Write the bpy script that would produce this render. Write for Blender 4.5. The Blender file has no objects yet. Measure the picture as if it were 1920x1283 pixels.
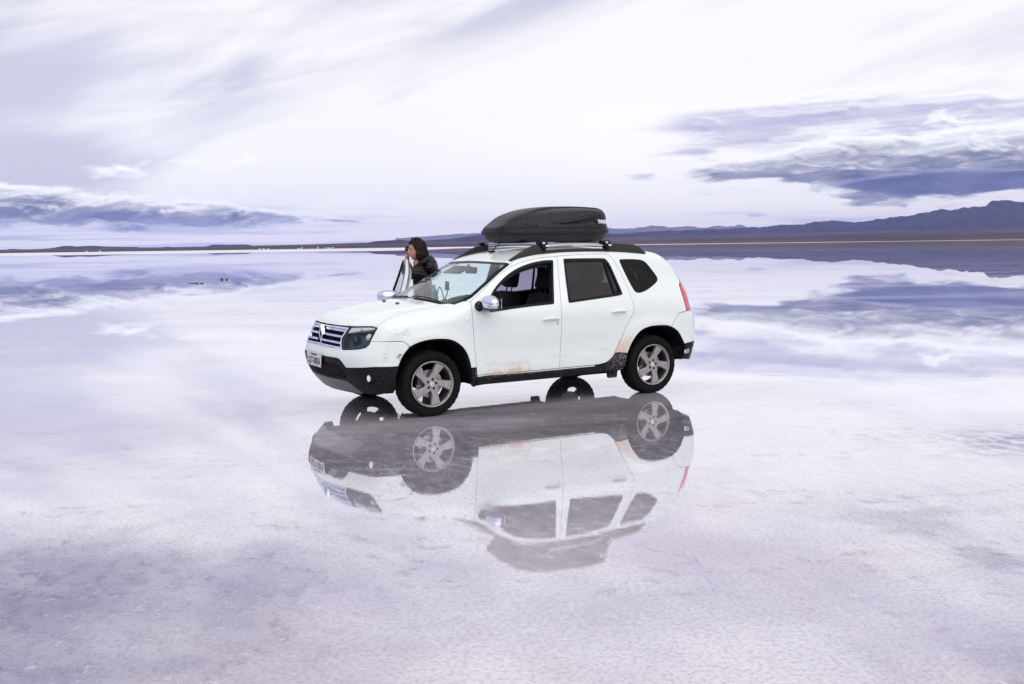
import bpy, math, random
import numpy as np
from mathutils import Matrix, Vector
from mathutils.geometry import delaunay_2d_cdt

random.seed(4)
RNG = np.random.default_rng(7)
scene = bpy.context.scene
COL = scene.collection
rad = math.radians

# ------------------------------------------------------------------ camera
F_PX, CAM_H = 1867.0, 1.635
ROLL = math.atan(25 / 1880)
PITCH = math.atan2((641.5 - 460.5) * math.cos(ROLL), F_PX)
cam = bpy.data.cameras.new('camera')
cam.lens, cam.sensor_width = 35.0, 36.0
cam.clip_start, cam.clip_end = 0.1, 120000
cam_ob = bpy.data.objects.new('camera', cam)
COL.objects.link(cam_ob)
_fw = Vector((0, math.cos(PITCH), -math.sin(PITCH)))
_up = Vector((0, math.sin(PITCH), math.cos(PITCH)))
_rt = Vector((1, 0, 0))
_ex = _rt * math.cos(ROLL) - _up * math.sin(ROLL)
_ey = _rt * math.sin(ROLL) + _up * math.cos(ROLL)
cam_ob.matrix_world = Matrix(((_ex.x, _ey.x, -_fw.x, 0), (_ex.y, _ey.y, -_fw.y, 0),
                              (_ex.z, _ey.z, -_fw.z, CAM_H), (0, 0, 0, 1)))
scene.camera = cam_ob

def px_dir(px, py):
    """direction of a photo pixel (1920 x 1283)"""
    c, s = math.cos(ROLL), math.sin(ROLL)
    dx, dy = px - 960, py - 641.5
    a = dx * c - dy * s
    b = dx * s + dy * c
    return (_rt * a - _up * b + _fw * F_PX).normalized()

def px_ground(px, py, z=0.0):
    d = px_dir(px, py)
    t = (z - CAM_H) / d.z
    return Vector((d.x * t, d.y * t, z))

# ------------------------------------------------------------------ shader mini language
class V:
    """wraps a node socket so that shader maths can be written as an expression"""
    def __init__(s, t, k): s.t, s.k = t, k
    def _m(s, op, *a, clamp=False):
        n = s.t.nodes.new('ShaderNodeMath'); n.operation = op; n.use_clamp = clamp
        for i, x in enumerate((s,) + a):
            if isinstance(x, V): s.t.links.new(x.k, n.inputs[i])
            else: n.inputs[i].default_value = x
        return V(s.t, n.outputs[0])
    def __add__(s, o): return s._m('ADD', o)
    __radd__ = __add__
    def __sub__(s, o): return s._m('SUBTRACT', o)
    def __rsub__(s, o): return (s * -1) + o
    def __mul__(s, o): return s._m('MULTIPLY', o)
    __rmul__ = __mul__
    def __truediv__(s, o): return s._m('DIVIDE', o)
    def __pow__(s, o): return s._m('POWER', o)
    def abs(s): return s._m('ABSOLUTE')
    def min(s, o): return s._m('MINIMUM', o)
    def max(s, o): return s._m('MAXIMUM', o)
    def clamp(s): return s._m('ADD', 0.0, clamp=True)
    def exp(s): return s._m('EXPONENT')

class Tree:
    def __init__(s, tree): s.t = tree
    def n(s, kind, **kw):
        n = s.t.nodes.new(kind)
        for k, v in kw.items(): setattr(n, k, v)
        return n
    def link(s, a, b):
        s.t.links.new(a.k if isinstance(a, V) else a, b)
    def put(s, sock, x):
        if isinstance(x, V): s.t.links.new(x.k, sock)
        elif isinstance(x, (tuple, list)) and len(x) == 3 and hasattr(sock, 'default_value') and len(sock.default_value) == 4:
            sock.default_value = (*x, 1)
        else: sock.default_value = x
    def sm(s, a, b, x):
        """smoothstep of x from a to b (a may be larger than b)"""
        n = s.n('ShaderNodeMapRange', interpolation_type='SMOOTHSTEP')
        s.put(n.inputs[0], x)
        if a < b:
            n.inputs[1].default_value, n.inputs[2].default_value = a, b
            n.inputs[3].default_value, n.inputs[4].default_value = 0, 1
        else:
            n.inputs[1].default_value, n.inputs[2].default_value = b, a
            n.inputs[3].default_value, n.inputs[4].default_value = 1, 0
        return V(s.t, n.outputs[0])
    def vec(s, x, y, z):
        n = s.n('ShaderNodeCombineXYZ')
        for i, q in enumerate((x, y, z)): s.put(n.inputs[i], q)
        return V(s.t, n.outputs[0])
    def sep(s, v):
        n = s.n('ShaderNodeSeparateXYZ'); s.link(v, n.inputs[0])
        return [V(s.t, o) for o in n.outputs]
    def noise(s, v, scale=1.0, detail=4, rough=.5, dist=0.0):
        n = s.n('ShaderNodeTexNoise')
        s.link(v, n.inputs['Vector'])
        n.inputs['Scale'].default_value = scale; n.inputs['Detail'].default_value = detail
        n.inputs['Roughness'].default_value = rough; n.inputs['Distortion'].default_value = dist
        return V(s.t, n.outputs[0])
    def vor(s, v, scale=1.0, feature='F1'):
        n = s.n('ShaderNodeTexVoronoi', feature=feature)
        s.link(v, n.inputs['Vector']); n.inputs['Scale'].default_value = scale
        return V(s.t, n.outputs[0])
    def mix(s, f, a, b):
        n = s.n('ShaderNodeMix', data_type='RGBA')
        s.put(n.inputs[0], f); s.put(n.inputs[6], a); s.put(n.inputs[7], b)
        return V(s.t, n.outputs[2])
    def bump(s, h, strength=.3, dist=.01):
        n = s.n('ShaderNodeBump')
        s.link(h, n.inputs['Height']); n.inputs['Strength'].default_value = strength
        n.inputs['Distance'].default_value = dist
        return V(s.t, n.outputs[0])

# ------------------------------------------------------------------ world: high overcast with cumulus banks
SUN_EL, SUN_AZ = rad(42), rad(152)      # soft sun behind the veil, behind the photographer's right shoulder
world = bpy.data.worlds.new('World'); scene.world = world; world.use_nodes = True
world.node_tree.nodes.clear()
w = Tree(world.node_tree)
D = V(w.t, w.n('ShaderNodeTexCoord').outputs['Generated'])
dx, dy, dz = w.sep(D)
hor = ((dx * dx) + (dy * dy)) ** .5
el = dz._m('ARCTAN2', hor) * 57.2958
az = dx._m('ARCTAN2', dy.abs()) * 57.2958
el = el.max(0.0)
sky = w.n('ShaderNodeTexSky', sky_type='NISHITA')
sky.sun_disc = False; sky.sun_elevation = SUN_EL; sky.sun_rotation = SUN_AZ; sky.altitude = 3650
nish = V(w.t, sky.outputs[0])
def gauss(x, c, s): 
    q = (x - c) * (1.0 / s)
    return (q * q * -1).exp()
# veil: long soft streaks rising to the right
u = az * .956 + el * .292
v = el * .956 - az * .292
st = w.noise(w.vec(u * .030, v * .13, 3.1), 1.0, 4, .5, .4)
st2 = w.noise(w.vec(u * .09, v * .42, 7.7), 1.0, 5, .55, .3)
veil = st * .62 + st2 * .48
lit = (gauss(az, 7, 20) * gauss(el, 5.5, 6)) * .19
left_dim = w.sm(-14, -34, az) * w.sm(14, 3, el) * .20
wob = (st2 - .5) * 3.0
dims = gauss(v + wob, 12.3, 1.4) * w.sm(-18, -11, u) * w.sm(16, 3, u) * .20 + gauss(v + wob, 16.6, 1.7) * w.sm(-13, -22, u) * .12 + gauss(el + wob * .4, 4.5, 1.2) * w.sm(-15, -27, az) * .24
fv = w.sm(.38, .66, veil + lit - left_dim - dims)
c_hi = w.mix(w.sm(.3, .9, lit * 3), (.895, .878, .890), (1.04, .985, .935))
c = w.mix(fv, (.575, .565, .670), c_hi)
# thin bluish gap low over the horizon with pale bars
low = w.sm(3.2, .6, el)
bars = w.noise(w.vec(az * .075, el * 1.9, 1.3), 1.0, 5, .55, .2)
c_low = w.mix(w.sm(.42, .58, bars + gauss(az, 6, 16) * .16), (.55, .55, .65), (1.06, .985, .92))
c = w.mix(low * .80, c, c_low)
def bank(c, seed, shape, top, dark, light, k_az, k_el, edge=.30, amp=2.3):
    """cumulus bank: shape = signed field (>0 inside), top = 0 at its base .. 1 at its crown"""
    warp = w.noise(w.vec(az * .35, el * 1.1, seed + 5), 1.0, 1, .5)
    n = w.noise(w.vec(az * k_az + warp * .9, el * k_el + warp * .5, seed), 1.0, 8, .62)
    n_hi = w.noise(w.vec(az * k_az + warp * .9, (el + .22) * k_el + warp * .5, seed), 1.0, 5, .62)
    q = shape + (n - .5) * amp
    m = w.sm(0, edge, q)
    tone = top * .85 + (n - n_hi) * 2.4 + w.sm(.55, .05, q) * .45
    # light enters from above: where the cloud thins upward the edge is bright
    body = w.mix(w.sm(.40, .66, n_hi * .6 + warp * .4), dark, tuple(.74 * a_ + .26 * b_ for a_, b_ in zip(dark, light)))
    col = w.mix(w.sm(.15, 1.0, tone), body, light)
    return w.mix(m, c, col)
# scattered flakes round the whole horizon
flk = w.noise(w.vec(az * .05, el * .30, 21.0), 1.0, 3, .5)
shape = (flk - .55) * 5 - (((el - 3.6) * .40)._m('ABSOLUTE')) * .8
c = bank(c, 31.0, shape, (el - 2.6) * .5, (.34, .35, .58), (.98, .96, .97), .24, .70, .40)
# pale layered sheets above the right bank
sV = 1.0 - ((el - 6.6 - (az - 18) * .03) * .55).abs() - w.sm(12, 2, az) * 1.3
c = bank(c, 43.0, sV * .7 - w.sm(60, 95, az) * 3, (el - 6.0) * .35 + .3, (.43, .43, .60), (.94, .92, .94), .10, .85, .55)
# bank on the right
cR = (az - 20) * .02 + 4.1
tR = ((az - 2) * .118).max(.85).min(2.4)
sR = 1.0 - ((el - cR).abs() / tR) - w.sm(20, 7.5, az) * .58 - w.sm(7.5, 3, az) * 2
c = bank(c, 11.0, sR * .80 - w.sm(60, 95, az) * 3, (el - cR + tR * .75) / (tR * 1.6), (.078, .085, .200), (.95, .94, .97), .20, .78, .32)
# darker shelf under it
s2 = 1.0 - (((el - 3.05 - (az - 24) * .01) * 1.5).abs()) - w.sm(21, 15, az) * 1.6
c = bank(c, 17.0, s2 * .9 - w.sm(60, 95, az) * 3, (el - 2.9) * .55, (.058, .068, .195), (.40, .41, .60), .22, .9, .32)
# bank on the left
cL = 2.20 + (az + 22) * -.055
tL = ((az + 4) * -.066).max(.60).min(1.12)
sL = 1.0 - ((el - cL).abs() / tL) - w.sm(-17, -8, az) * .72 - w.sm(-9, -6, az) * 2
c = bank(c, 4.0, sL * .95 - w.sm(-60, -95, az) * 3, (el - cL + tL * .9) / (tL * 1.9), (.052, .060, .170), (.98, .97, .99), .36, 1.15, .26, 1.7)
cloud = c
# a breath of the clear sky above shows through the veil
nsc = w.mix(.006, cloud, nish)
bg = w.n('ShaderNodeBackground')
mul = w.n('ShaderNodeVectorMath', operation='SCALE'); mul.inputs['Scale'].default_value = 10.6
w.link(nsc, mul.inputs[0]); w.link(mul.outputs[0], bg.inputs[0])
bg.inputs[1].default_value = .1
wo = w.n('ShaderNodeOutputWorld'); w.link(bg.outputs[0], wo.inputs[0])

world.cycles.sampling_method = 'MANUAL'; world.cycles.sample_map_resolution = 256

sun = bpy.data.lights.new('sun', 'SUN')
sun.energy, sun.angle, sun.color = 1.45, rad(75), (1, .95, .89)
sun_ob = bpy.data.objects.new('sun', sun); COL.objects.link(sun_ob)
_ts = Vector((math.sin(SUN_AZ) * math.cos(SUN_EL), math.cos(SUN_AZ) * math.cos(SUN_EL), math.sin(SUN_EL)))
sun_ob.rotation_euler = (-_ts).to_track_quat('-Z', 'Y').to_euler()
sun_ob.location = (0, 0, 30)

vs = scene.view_settings
vs.view_transform, vs.look, vs.exposure, vs.gamma = 'Standard', 'None', 0.10, 1.0
vs.use_curve_mapping = False
scene.render.engine = 'CYCLES'
scene.cycles.use_denoising = True
try: scene.cycles.denoiser = 'OPENIMAGEDENOISE'
except Exception: pass
scene.cycles.max_bounces = 10
scene.cycles.transparent_max_bounces = 16
scene.cycles.volume_bounces = 1
scene.cycles.caustics_reflective = False
scene.cycles.caustics_refractive = False

# ------------------------------------------------------------------ materials
MATS = {}
def mat(name, color=(.5, .5, .5), rough=.5, metal=0.0, coat=0.0, spec=.5, fn=None, emit=None):
    m = bpy.data.materials.new(name); m.use_nodes = True
    t = Tree(m.node_tree)
    p = m.node_tree.nodes['Principled BSDF']
    p.inputs['Base Color'].default_value = (*color, 1)
    p.inputs['Roughness'].default_value = rough
    p.inputs['Metallic'].default_value = metal
    p.inputs['Coat Weight'].default_value = coat
    p.inputs['Coat Roughness'].default_value = .03
    p.inputs['Specular IOR Level'].default_value = spec
    if emit: p.inputs['Emission Color'].default_value = (*emit[0], 1); p.inputs['Emission Strength'].default_value = emit[1]
    if fn:
        co = V(t.t, t.n('ShaderNodeTexCoord').outputs['Object'])
        fn(t, p, co)
    MATS[name] = m
    return m

def f_paint(t, p, co):
    x, y, z = t.sep(co)
    n1 = t.noise(co, 5, 5, .6); n2 = t.noise(co, 55, 5, .65); n3 = t.noise(co, 160, 2, .5)
    near = t.sm(0, -.3, y)
    # reddish salt mud: on the lower front door, along the door foot and behind the rear door
    box = t.sm(.50, .70, x) * t.sm(1.45, .95, x) * t.sm(.66, .42, z)
    a = t.sm(.50, .60, n2 * .46 + n1 * .38 + box * .13 - .03) * t.sm(.02, .4, box)
    foot = t.sm(.42, .36, z) * t.sm(.56, .68, x) * t.sm(1.20, .95, x) * t.sm(.40, .5, n2)
    edge = 2.12 + (z - .44) * .48
    band = t.sm(-.06, .03, x - edge) * t.sm(.26, .10, x - edge) * t.sm(.84, .48, z) * t.sm(2.05, 2.12, x)
    b = t.sm(.44, .62, n2 * .55 + n1 * .25 + band * .22) * band
    streak = gauss_t(x, 1.10, .13) * gauss_t(z, .60, .010) * t.sm(.45, .6, n2)
    dirt = ((a * .62 + foot * .85 + b * .85 + streak * .35) * near).min(.92)
    spray = t.sm(.54, .64, n2 * .6 + n3 * .2 + n1 * .2) * t.sm(.60, .38, z) * t.sm(.42, .50, x) * t.sm(2.3, 1.2, x) * .35
    film = t.sm(.42, .78, n1) * t.sm(1.0, .35, z) * .16 + spray
    sx = t.vec(x * 5, y * 3, z * 34)
    # scrape marks on the front bumper corner
    scr_box = t.sm(-.58, -.40, x) * t.sm(-.240, -.30, x) * t.sm(.55, .60, z) * t.sm(.735, .70, z) * near
    scr = t.sm(.060, .022, (t.noise(sx, 1.0, 4, .6, 1.6) - .5).abs()) * t.sm(.47, .60, t.noise(co, 9, 2, .5)) * scr_box
    scr2 = t.sm(.010, .004, (t.noise(t.vec(x * 3, y, z * 9), 1.0, 3, .6, .8) - .52).abs()) * t.sm(-.5, -.40, x) * t.sm(-.15, -.25, x) * t.sm(.75, .78, z) * t.sm(.90, .84, z) * near * .45
    col = t.mix(film, (.765, .825, .805), (.62, .60, .56))
    col = t.mix(dirt, col, t.mix(n3, (.50, .29, .18), (.80, .64, .54)))
    col = t.mix((scr * .9 + scr2).min(1.0), col, (.055, .05, .045))
    t.link(col, p.inputs['Base Color'])
    t.link((dirt * .6 + scr * .4 + film * 1.4 + .20).min(.9), p.inputs['Roughness'])
    t.link((1.0 - dirt * .95) * .55, p.inputs['Coat Weight'])
def gauss_t(x, c, s):
    q = (x - c) * (1.0 / s)
    return (q * q * -1).exp()
mat('paint', rough=.25, coat=.5, fn=f_paint)

def f_plastic(t, p, co):
    x, y, z = t.sep(co)
    n = t.noise(co, 60, 4, .7); g = t.noise(co, 240, 2, .6); b = t.noise(co, 4, 3, .5)
    salt = t.sm(.66, .76, n * .7 + g * .3 + b * .10) * t.sm(.62, .30, z)
    heavy = t.sm(.52, .62, n * .6 + g * .25 + b * .18) * t.sm(2.02, 2.18, x) * t.sm(2.36, 2.28, x) * t.sm(.62, .5, z)
    heavy2 = t.sm(.52, .64, n * .6 + g * .25 + b * .18) * t.sm(.44, .5, x) * t.sm(2.1, 1.2, x) * t.sm(.325, .345, z)
    k = (salt * .55 + heavy * .42 + heavy2 * .6).min(.9)
    c = t.mix(k, t.mix(b, (.004, .004, .006), (.011, .010, .013)), t.mix(g, (.42, .36, .40), (.70, .65, .70)))
    t.link(c, p.inputs['Base Color'])
    t.link(t.bump(n, .25, .004), p.inputs['Normal'])
mat('plastic', rough=.45, spec=.13, fn=f_plastic)
mat('trim_black', (.005, .005, .006), .35, spec=.15)
mat('rail_black', (.030, .026, .026), .62, spec=.3, fn=lambda t, p, co: (t.link(t.mix(t.noise(co, 140, 3, .7), (.008, .007, .008), (.050, .042, .040)), p.inputs['Base Color'])))
def f_well(t, p, co):
    n = t.noise(co, 90, 3, .7); b = t.noise(co, 6, 3, .6)
    k = t.sm(.58, .70, n * .7 + b * .35)
    t.link(t.mix(k * .35, (.004, .004, .005), (.32, .29, .36)), p.inputs['Base Color'])
mat('well', rough=.85, spec=.1, fn=f_well)
mat('chrome', (.62, .67, .80), .07, 1.0)
mat('satin_silver', (.62, .62, .64), .32, 1.0)
mat('skid', (.16, .16, .18), .42, .5)
mat('lamp_amber', (.8, .25, .05), .2)
mat('lamp_red', (.62, .015, .03), .12, coat=1.0)
mat('reflector', (.88, .89, .90), .35, .1)
mat('lamp_inner', (.014, .035, .070), .3)
mat('lamp_white', (.85, .85, .85), .3)
mat('dark_in', (.006, .006, .007), .8, spec=.1)
mat('fabric', (.014, .015, .020), .9, fn=lambda t, p, co: t.link(t.mix(t.noise(co, 300, 2, .6), (.008, .009, .012), (.024, .026, .036)), p.inputs['Base Color']))
mat('liner', (.32, .33, .33), .9)
mat('dash', (.018, .026, .028), .6)
mat('plate_white', (.62, .62, .64), .4)
mat('ink', (.01, .01, .012), .5)
mat('letter_white', (.85, .85, .85), .45)
mat('letter_silver', (.72, .70, .68), .35, .5)
def f_tyre(t, p, co):
    x, y, z = t.sep(co)
    n = t.noise(co, 45, 4, .65); g = t.noise(co, 180, 2, .6)
    k = t.sm(.52, .75, n * .7 + g * .3)
    t.link(t.mix(k * .28, (.005, .005, .006), (.13, .10, .09)), p.inputs['Base Color'])
    t.link(t.bump(g, .3, .003), p.inputs['Normal'])
mat('tyre', rough=.70, spec=.10, fn=f_tyre)
def f_alloy(t, p, co):
    n = t.noise(co, 30, 5, .65)
    t.link(t.mix(t.sm(.4, .75, n), (.335, .325, .325), (.20, .175, .16)), p.inputs['Base Color'])
mat('alloy', rough=.42, metal=.45, fn=f_alloy)
mat('alloy_dark', (.05, .05, .055), .6, .4)
mat('disc', (.30, .28, .27), .4, .9)
def glass(name, tint, k=1.0, rough=0.0, ior=1.45):
    m = bpy.data.materials.new(name); m.use_nodes = True
    t = Tree(m.node_tree); m.node_tree.nodes.clear()
    tr = t.n('ShaderNodeBsdfTransparent'); tr.inputs[0].default_value = (*tint, 1)
    gl = t.n('ShaderNodeBsdfGlossy'); gl.inputs['Roughness'].default_value = rough; gl.inputs[0].default_value = (k, k, k, 1)
    fr = t.n('ShaderNodeFresnel'); fr.inputs[0].default_value = ior
    mx = t.n('ShaderNodeMixShader')
    t.link(fr.outputs[0], mx.inputs[0]); t.link(tr.outputs[0], mx.inputs[1]); t.link(gl.outputs[0], mx.inputs[2])
    o = t.n('ShaderNodeOutputMaterial'); t.link(mx.outputs[0], o.inputs[0])
    MATS[name] = m
glass('glass_screen', (.76, .97, .92), .85)
glass('glass_tint', (.105, .085, .115), .62)
glass('glass_tint_bright', (.40, .37, .46), .7)  # glass_tint lightened for the far pane, so the view through it looks brighter
glass('glass_side', (.55, .53, .66), .9)
glass('glass_lamp', (.96, .98, 1.0), .8, 0.0, 1.30)
mat('box_black', rough=.40, spec=.22, fn=lambda t, p, co: (
    t.link(t.mix(t.sm(.38, .72, t.noise(t.vec(t.sep(co)[0] * 90, t.sep(co)[1] * 90, t.sep(co)[2] * 22), 1.0, 4, .7)), (.006, .006, .009), (.045, .039, .042)), p.inputs['Base Color']),
    t.link(t.bump(t.noise(co, 220, 2, .6), .25, .002), p.inputs['Normal'])))
mat('box_base', (.012, .012, .014), .6)
def f_jacket(t, p, co):
    x, y, z = t.sep(co)
    n = t.noise(co, 14, 3, .5)
    q = ((z + x * .25 + n * .02) * 20)._m('FRACT')
    q = (q - .5).abs() * 2
    t.link(t.bump((1.0 - q * q * q * q) * .6 + n * .9, .7, .016), p.inputs['Normal'])
    t.link(t.mix(n, (.005, .0035, .006), (.018, .012, .020)), p.inputs['Base Color'])
mat('jacket', rough=.42, spec=.3, fn=f_jacket)
mat('cuff', (.016, .014, .024), .85)
mat('trousers', (.02, .022, .032), .85)
mat('boot', (.02, .015, .012), .6)
def f_skin(t, p, co):
    n = t.noise(co, 22, 3, .5)
    t.link(t.mix(n, (.50, .25, .165), (.62, .36, .25)), p.inputs['Base Color'])
mat('skin', rough=.5, fn=f_skin)
mat('lips', (.42, .13, .12), .4)
mat('eye_dark', (.02, .012, .01), .3)
mat('hair', rough=.55, spec=.18, fn=lambda t, p, co: t.link(t.mix(t.noise(t.vec(t.sep(co)[0] * 90, t.sep(co)[1] * 90, t.sep(co)[2] * 6), 1.0, 3, .6), (.003, .002, .002), (.030, .012, .008)), p.inputs['Base Color']))
mat('rubber', (.012, .012, .013), .5)
mat('bottle_blue', (.20, .52, .62), .25)
mat('rock', rough=.9, fn=lambda t, p, co: t.link(t.mix(t.noise(co, 20, 4, .6), (.06, .035, .025), (.16, .09, .06)), p.inputs['Base Color']))
mat('wood', (.09, .05, .035), .9)

# ------------------------------------------------------------------ object helpers
def link(ob, parent=None):
    COL.objects.link(ob)
    if parent is not None: ob.parent = parent
    return ob
def tag(ob, label=None, category=None, group=None, kind=None):
    if label: ob['label'] = label
    if category: ob['category'] = category
    if group: ob['group'] = group
    if kind: ob['kind'] = kind
    return ob
def empty(name, loc=(0, 0, 0), rz=0.0, parent=None):
    o = bpy.data.objects.new(name, None); o.location = loc; o.rotation_euler = (0, 0, rz)
    o.empty_display_size = .2
    return link(o, parent)
def mesh(name, verts, faces, material, parent=None, smooth=True, flip_y=False, normals=None):
    """one mesh object; flip_y turns car coordinates (y to the car's left) into the blender ones"""
    verts = np.asarray(verts, float).reshape(-1, 3)
    if flip_y:
        verts = verts * np.array([1, -1, 1]); faces = [tuple(reversed(f)) for f in faces]
        if normals is not None: normals = np.asarray(normals) * np.array([1, -1, 1])
    me = bpy.data.meshes.new(name)
    me.from_pydata(verts.tolist(), [], [tuple(int(i) for i in f) for f in faces])
    mats = material if isinstance(material, (list, tuple)) else [material]
    for m in mats: me.materials.append(MATS[m])
    if smooth is True: me.polygons.foreach_set('use_smooth', [True] * len(me.polygons))
    me.update()
    if normals is not None:
        me.normals_split_custom_set_from_vertices(np.asarray(normals).tolist())
    ob = bpy.data.objects.new(name, me)
    return link(ob, parent)
def auto_smooth(ob, ang=35):
    me = ob.data
    me.polygons.foreach_set('use_smooth', [True] * len(me.polygons))
    me.set_sharp_from_angle(angle=rad(ang))
    return ob

class B:
    """collects simple solids into one mesh (car coordinates)"""
    def __init__(s): s.v, s.f = [], []
    def add(s, v, f):
        o = len(s.v); s.v += [tuple(map(float, q)) for q in v]; s.f += [tuple(i + o for i in q) for q in f]; return s
    def box(s, c, d, rot=None, bev=.0, taper=(1, 1)):
        hx, hy, hz = (q / 2 for q in d)
        if bev > 0:
            import bmesh
            bm = bmesh.new(); bmesh.ops.create_cube(bm, size=1)
            for q in bm.verts:
                k = taper if q.co.z > 0 else (1, 1)
                q.co = Vector((q.co.x * d[0] * k[0], q.co.y * d[1] * k[1], q.co.z * d[2]))
            bmesh.ops.bevel(bm, geom=bm.edges[:], offset=bev, segments=2, affect='EDGES', profile=.6)
            bm.verts.index_update()
            v = [q.co.copy() for q in bm.verts]; f = [[q.index for q in p.verts] for p in bm.faces]
            bm.free()
        else:
            v = [Vector((a * hx, b * hy, e * hz)) for e in (-1, 1) for a, b in ((-1, -1), (1, -1), (1, 1), (-1, 1))]
            v = [Vector((q.x * (taper[0] if q.z > 0 else 1), q.y * (taper[1] if q.z > 0 else 1), q.z)) for q in v]
            f = [(3, 2, 1, 0), (4, 5, 6, 7), (0, 1, 5, 4), (1, 2, 6, 5), (2, 3, 7, 6), (3, 0, 4, 7)]
        if rot is not None: v = [rot @ q for q in v]
        return s.add([(q.x + c[0], q.y + c[1], q.z + c[2]) for q in v], f)
    def tube(s, pts, r, n=10, caps=True):
        pts = [Vector(p) for p in pts]; rs = r if isinstance(r, (list, tuple)) else [r] * len(pts)
        v, f = [], []; prev = None
        for i, p in enumerate(pts):
            tdir = (pts[min(i + 1, len(pts) - 1)] - pts[max(i - 1, 0)]).normalized()
            if prev is None:
                a = tdir.orthogonal().normalized()
            else:
                a = (prev - tdir * prev.dot(tdir)).normalized()
            prev = a; b = tdir.cross(a)
            for k in range(n):
                q = 2 * math.pi * k / n
                v.append(p + (a * math.cos(q) + b * math.sin(q)) * rs[i])
        for i in range(len(pts) - 1):
            for k in range(n):
                f.append((i * n + k, i * n + (k + 1) % n, (i + 1) * n + (k + 1) % n, (i + 1) * n + k))
        if caps:
            f.append(tuple(reversed(range(n)))); f.append(tuple((len(pts) - 1) * n + k for k in range(n)))
        return s.add(v, f)
    def ell(s, c, d, nu=20, nv=12, fn=None):
        v = []
        for j in range(nv + 1):
            ph = math.pi * j / nv - math.pi / 2
            for i in range(nu):
                th = 2 * math.pi * i / nu
                q = (math.cos(ph) * math.cos(th), math.cos(ph) * math.sin(th), math.sin(ph))
                if fn: q = fn(q)
                v.append((c[0] + q[0] * d[0], c[1] + q[1] * d[1], c[2] + q[2] * d[2]))
        f = [(j * nu + i, j * nu + (i + 1) % nu, (j + 1) * nu + (i + 1) % nu, (j + 1) * nu + i) for j in range(nv) for i in range(nu)]
        return s.add(v, f)
    def lathe_y(s, prof, n=72, c=(0, 0, 0)):
        """profile of (y, r) turned about the y axis"""
        v = []
        for y, r in prof:
            for k in range(n):
                a = 2 * math.pi * k / n
                v.append((c[0] + r * math.cos(a), c[1] + y, c[2] + r * math.sin(a)))
        f = [(j * n + i, (j + 1) * n + i, (j + 1) * n + (i + 1) % n, j * n + (i + 1) % n) for j in range(len(prof) - 1) for i in range(n)]
        return s.add(v, f)
    def prism_y(s, poly, y0, y1):
        """polygon of (x, z) extruded from y0 to y1"""
        n = len(poly); v = [(a, y0, b) for a, b in poly] + [(a, y1, b) for a, b in poly]
        f = [tuple(range(n)), tuple(reversed(range(n, 2 * n)))] + [(i, n + i, n + (i + 1) % n, (i + 1) % n) for i in range(n)]
        return s.add(v, f)
    def make(s, name, material, parent=None, flip_y=True, smooth=True, angle=40):
        ob = mesh(name, s.v, s.f, material, parent, smooth, flip_y)
        import bmesh
        bm = bmesh.new(); bm.from_mesh(ob.data)
        bmesh.ops.recalc_face_normals(bm, faces=bm.faces[:]); bm.to_mesh(ob.data); bm.free()
        if smooth: auto_smooth(ob, angle)
        return ob

_font_cache = {}
def text_mesh(name, body, size, material, parent, matrix, extrude=.002, bold=0.0, sx=1.0, spacing=1.0):
    cu = bpy.data.curves.new('t', 'FONT'); cu.body = body; cu.size = size
    cu.extrude = extrude; cu.offset = bold; cu.align_x = 'CENTER'; cu.align_y = 'CENTER'; cu.space_character = spacing
    cu.resolution_u = 4
    ob = bpy.data.objects.new('t', cu); COL.objects.link(ob)
    dg = bpy.context.evaluated_depsgraph_get()
    me = bpy.data.meshes.new_from_object(ob.evaluated_get(dg))
    bpy.data.objects.remove(ob); bpy.data.curves.remove(cu)
    me.name = name
    me.transform(Matrix.Diagonal((sx, 1, 1, 1)))
    me.transform(matrix)
    me.materials.clear(); me.materials.append(MATS[material])
    return link(bpy.data.objects.new(name, me), parent)

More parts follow.
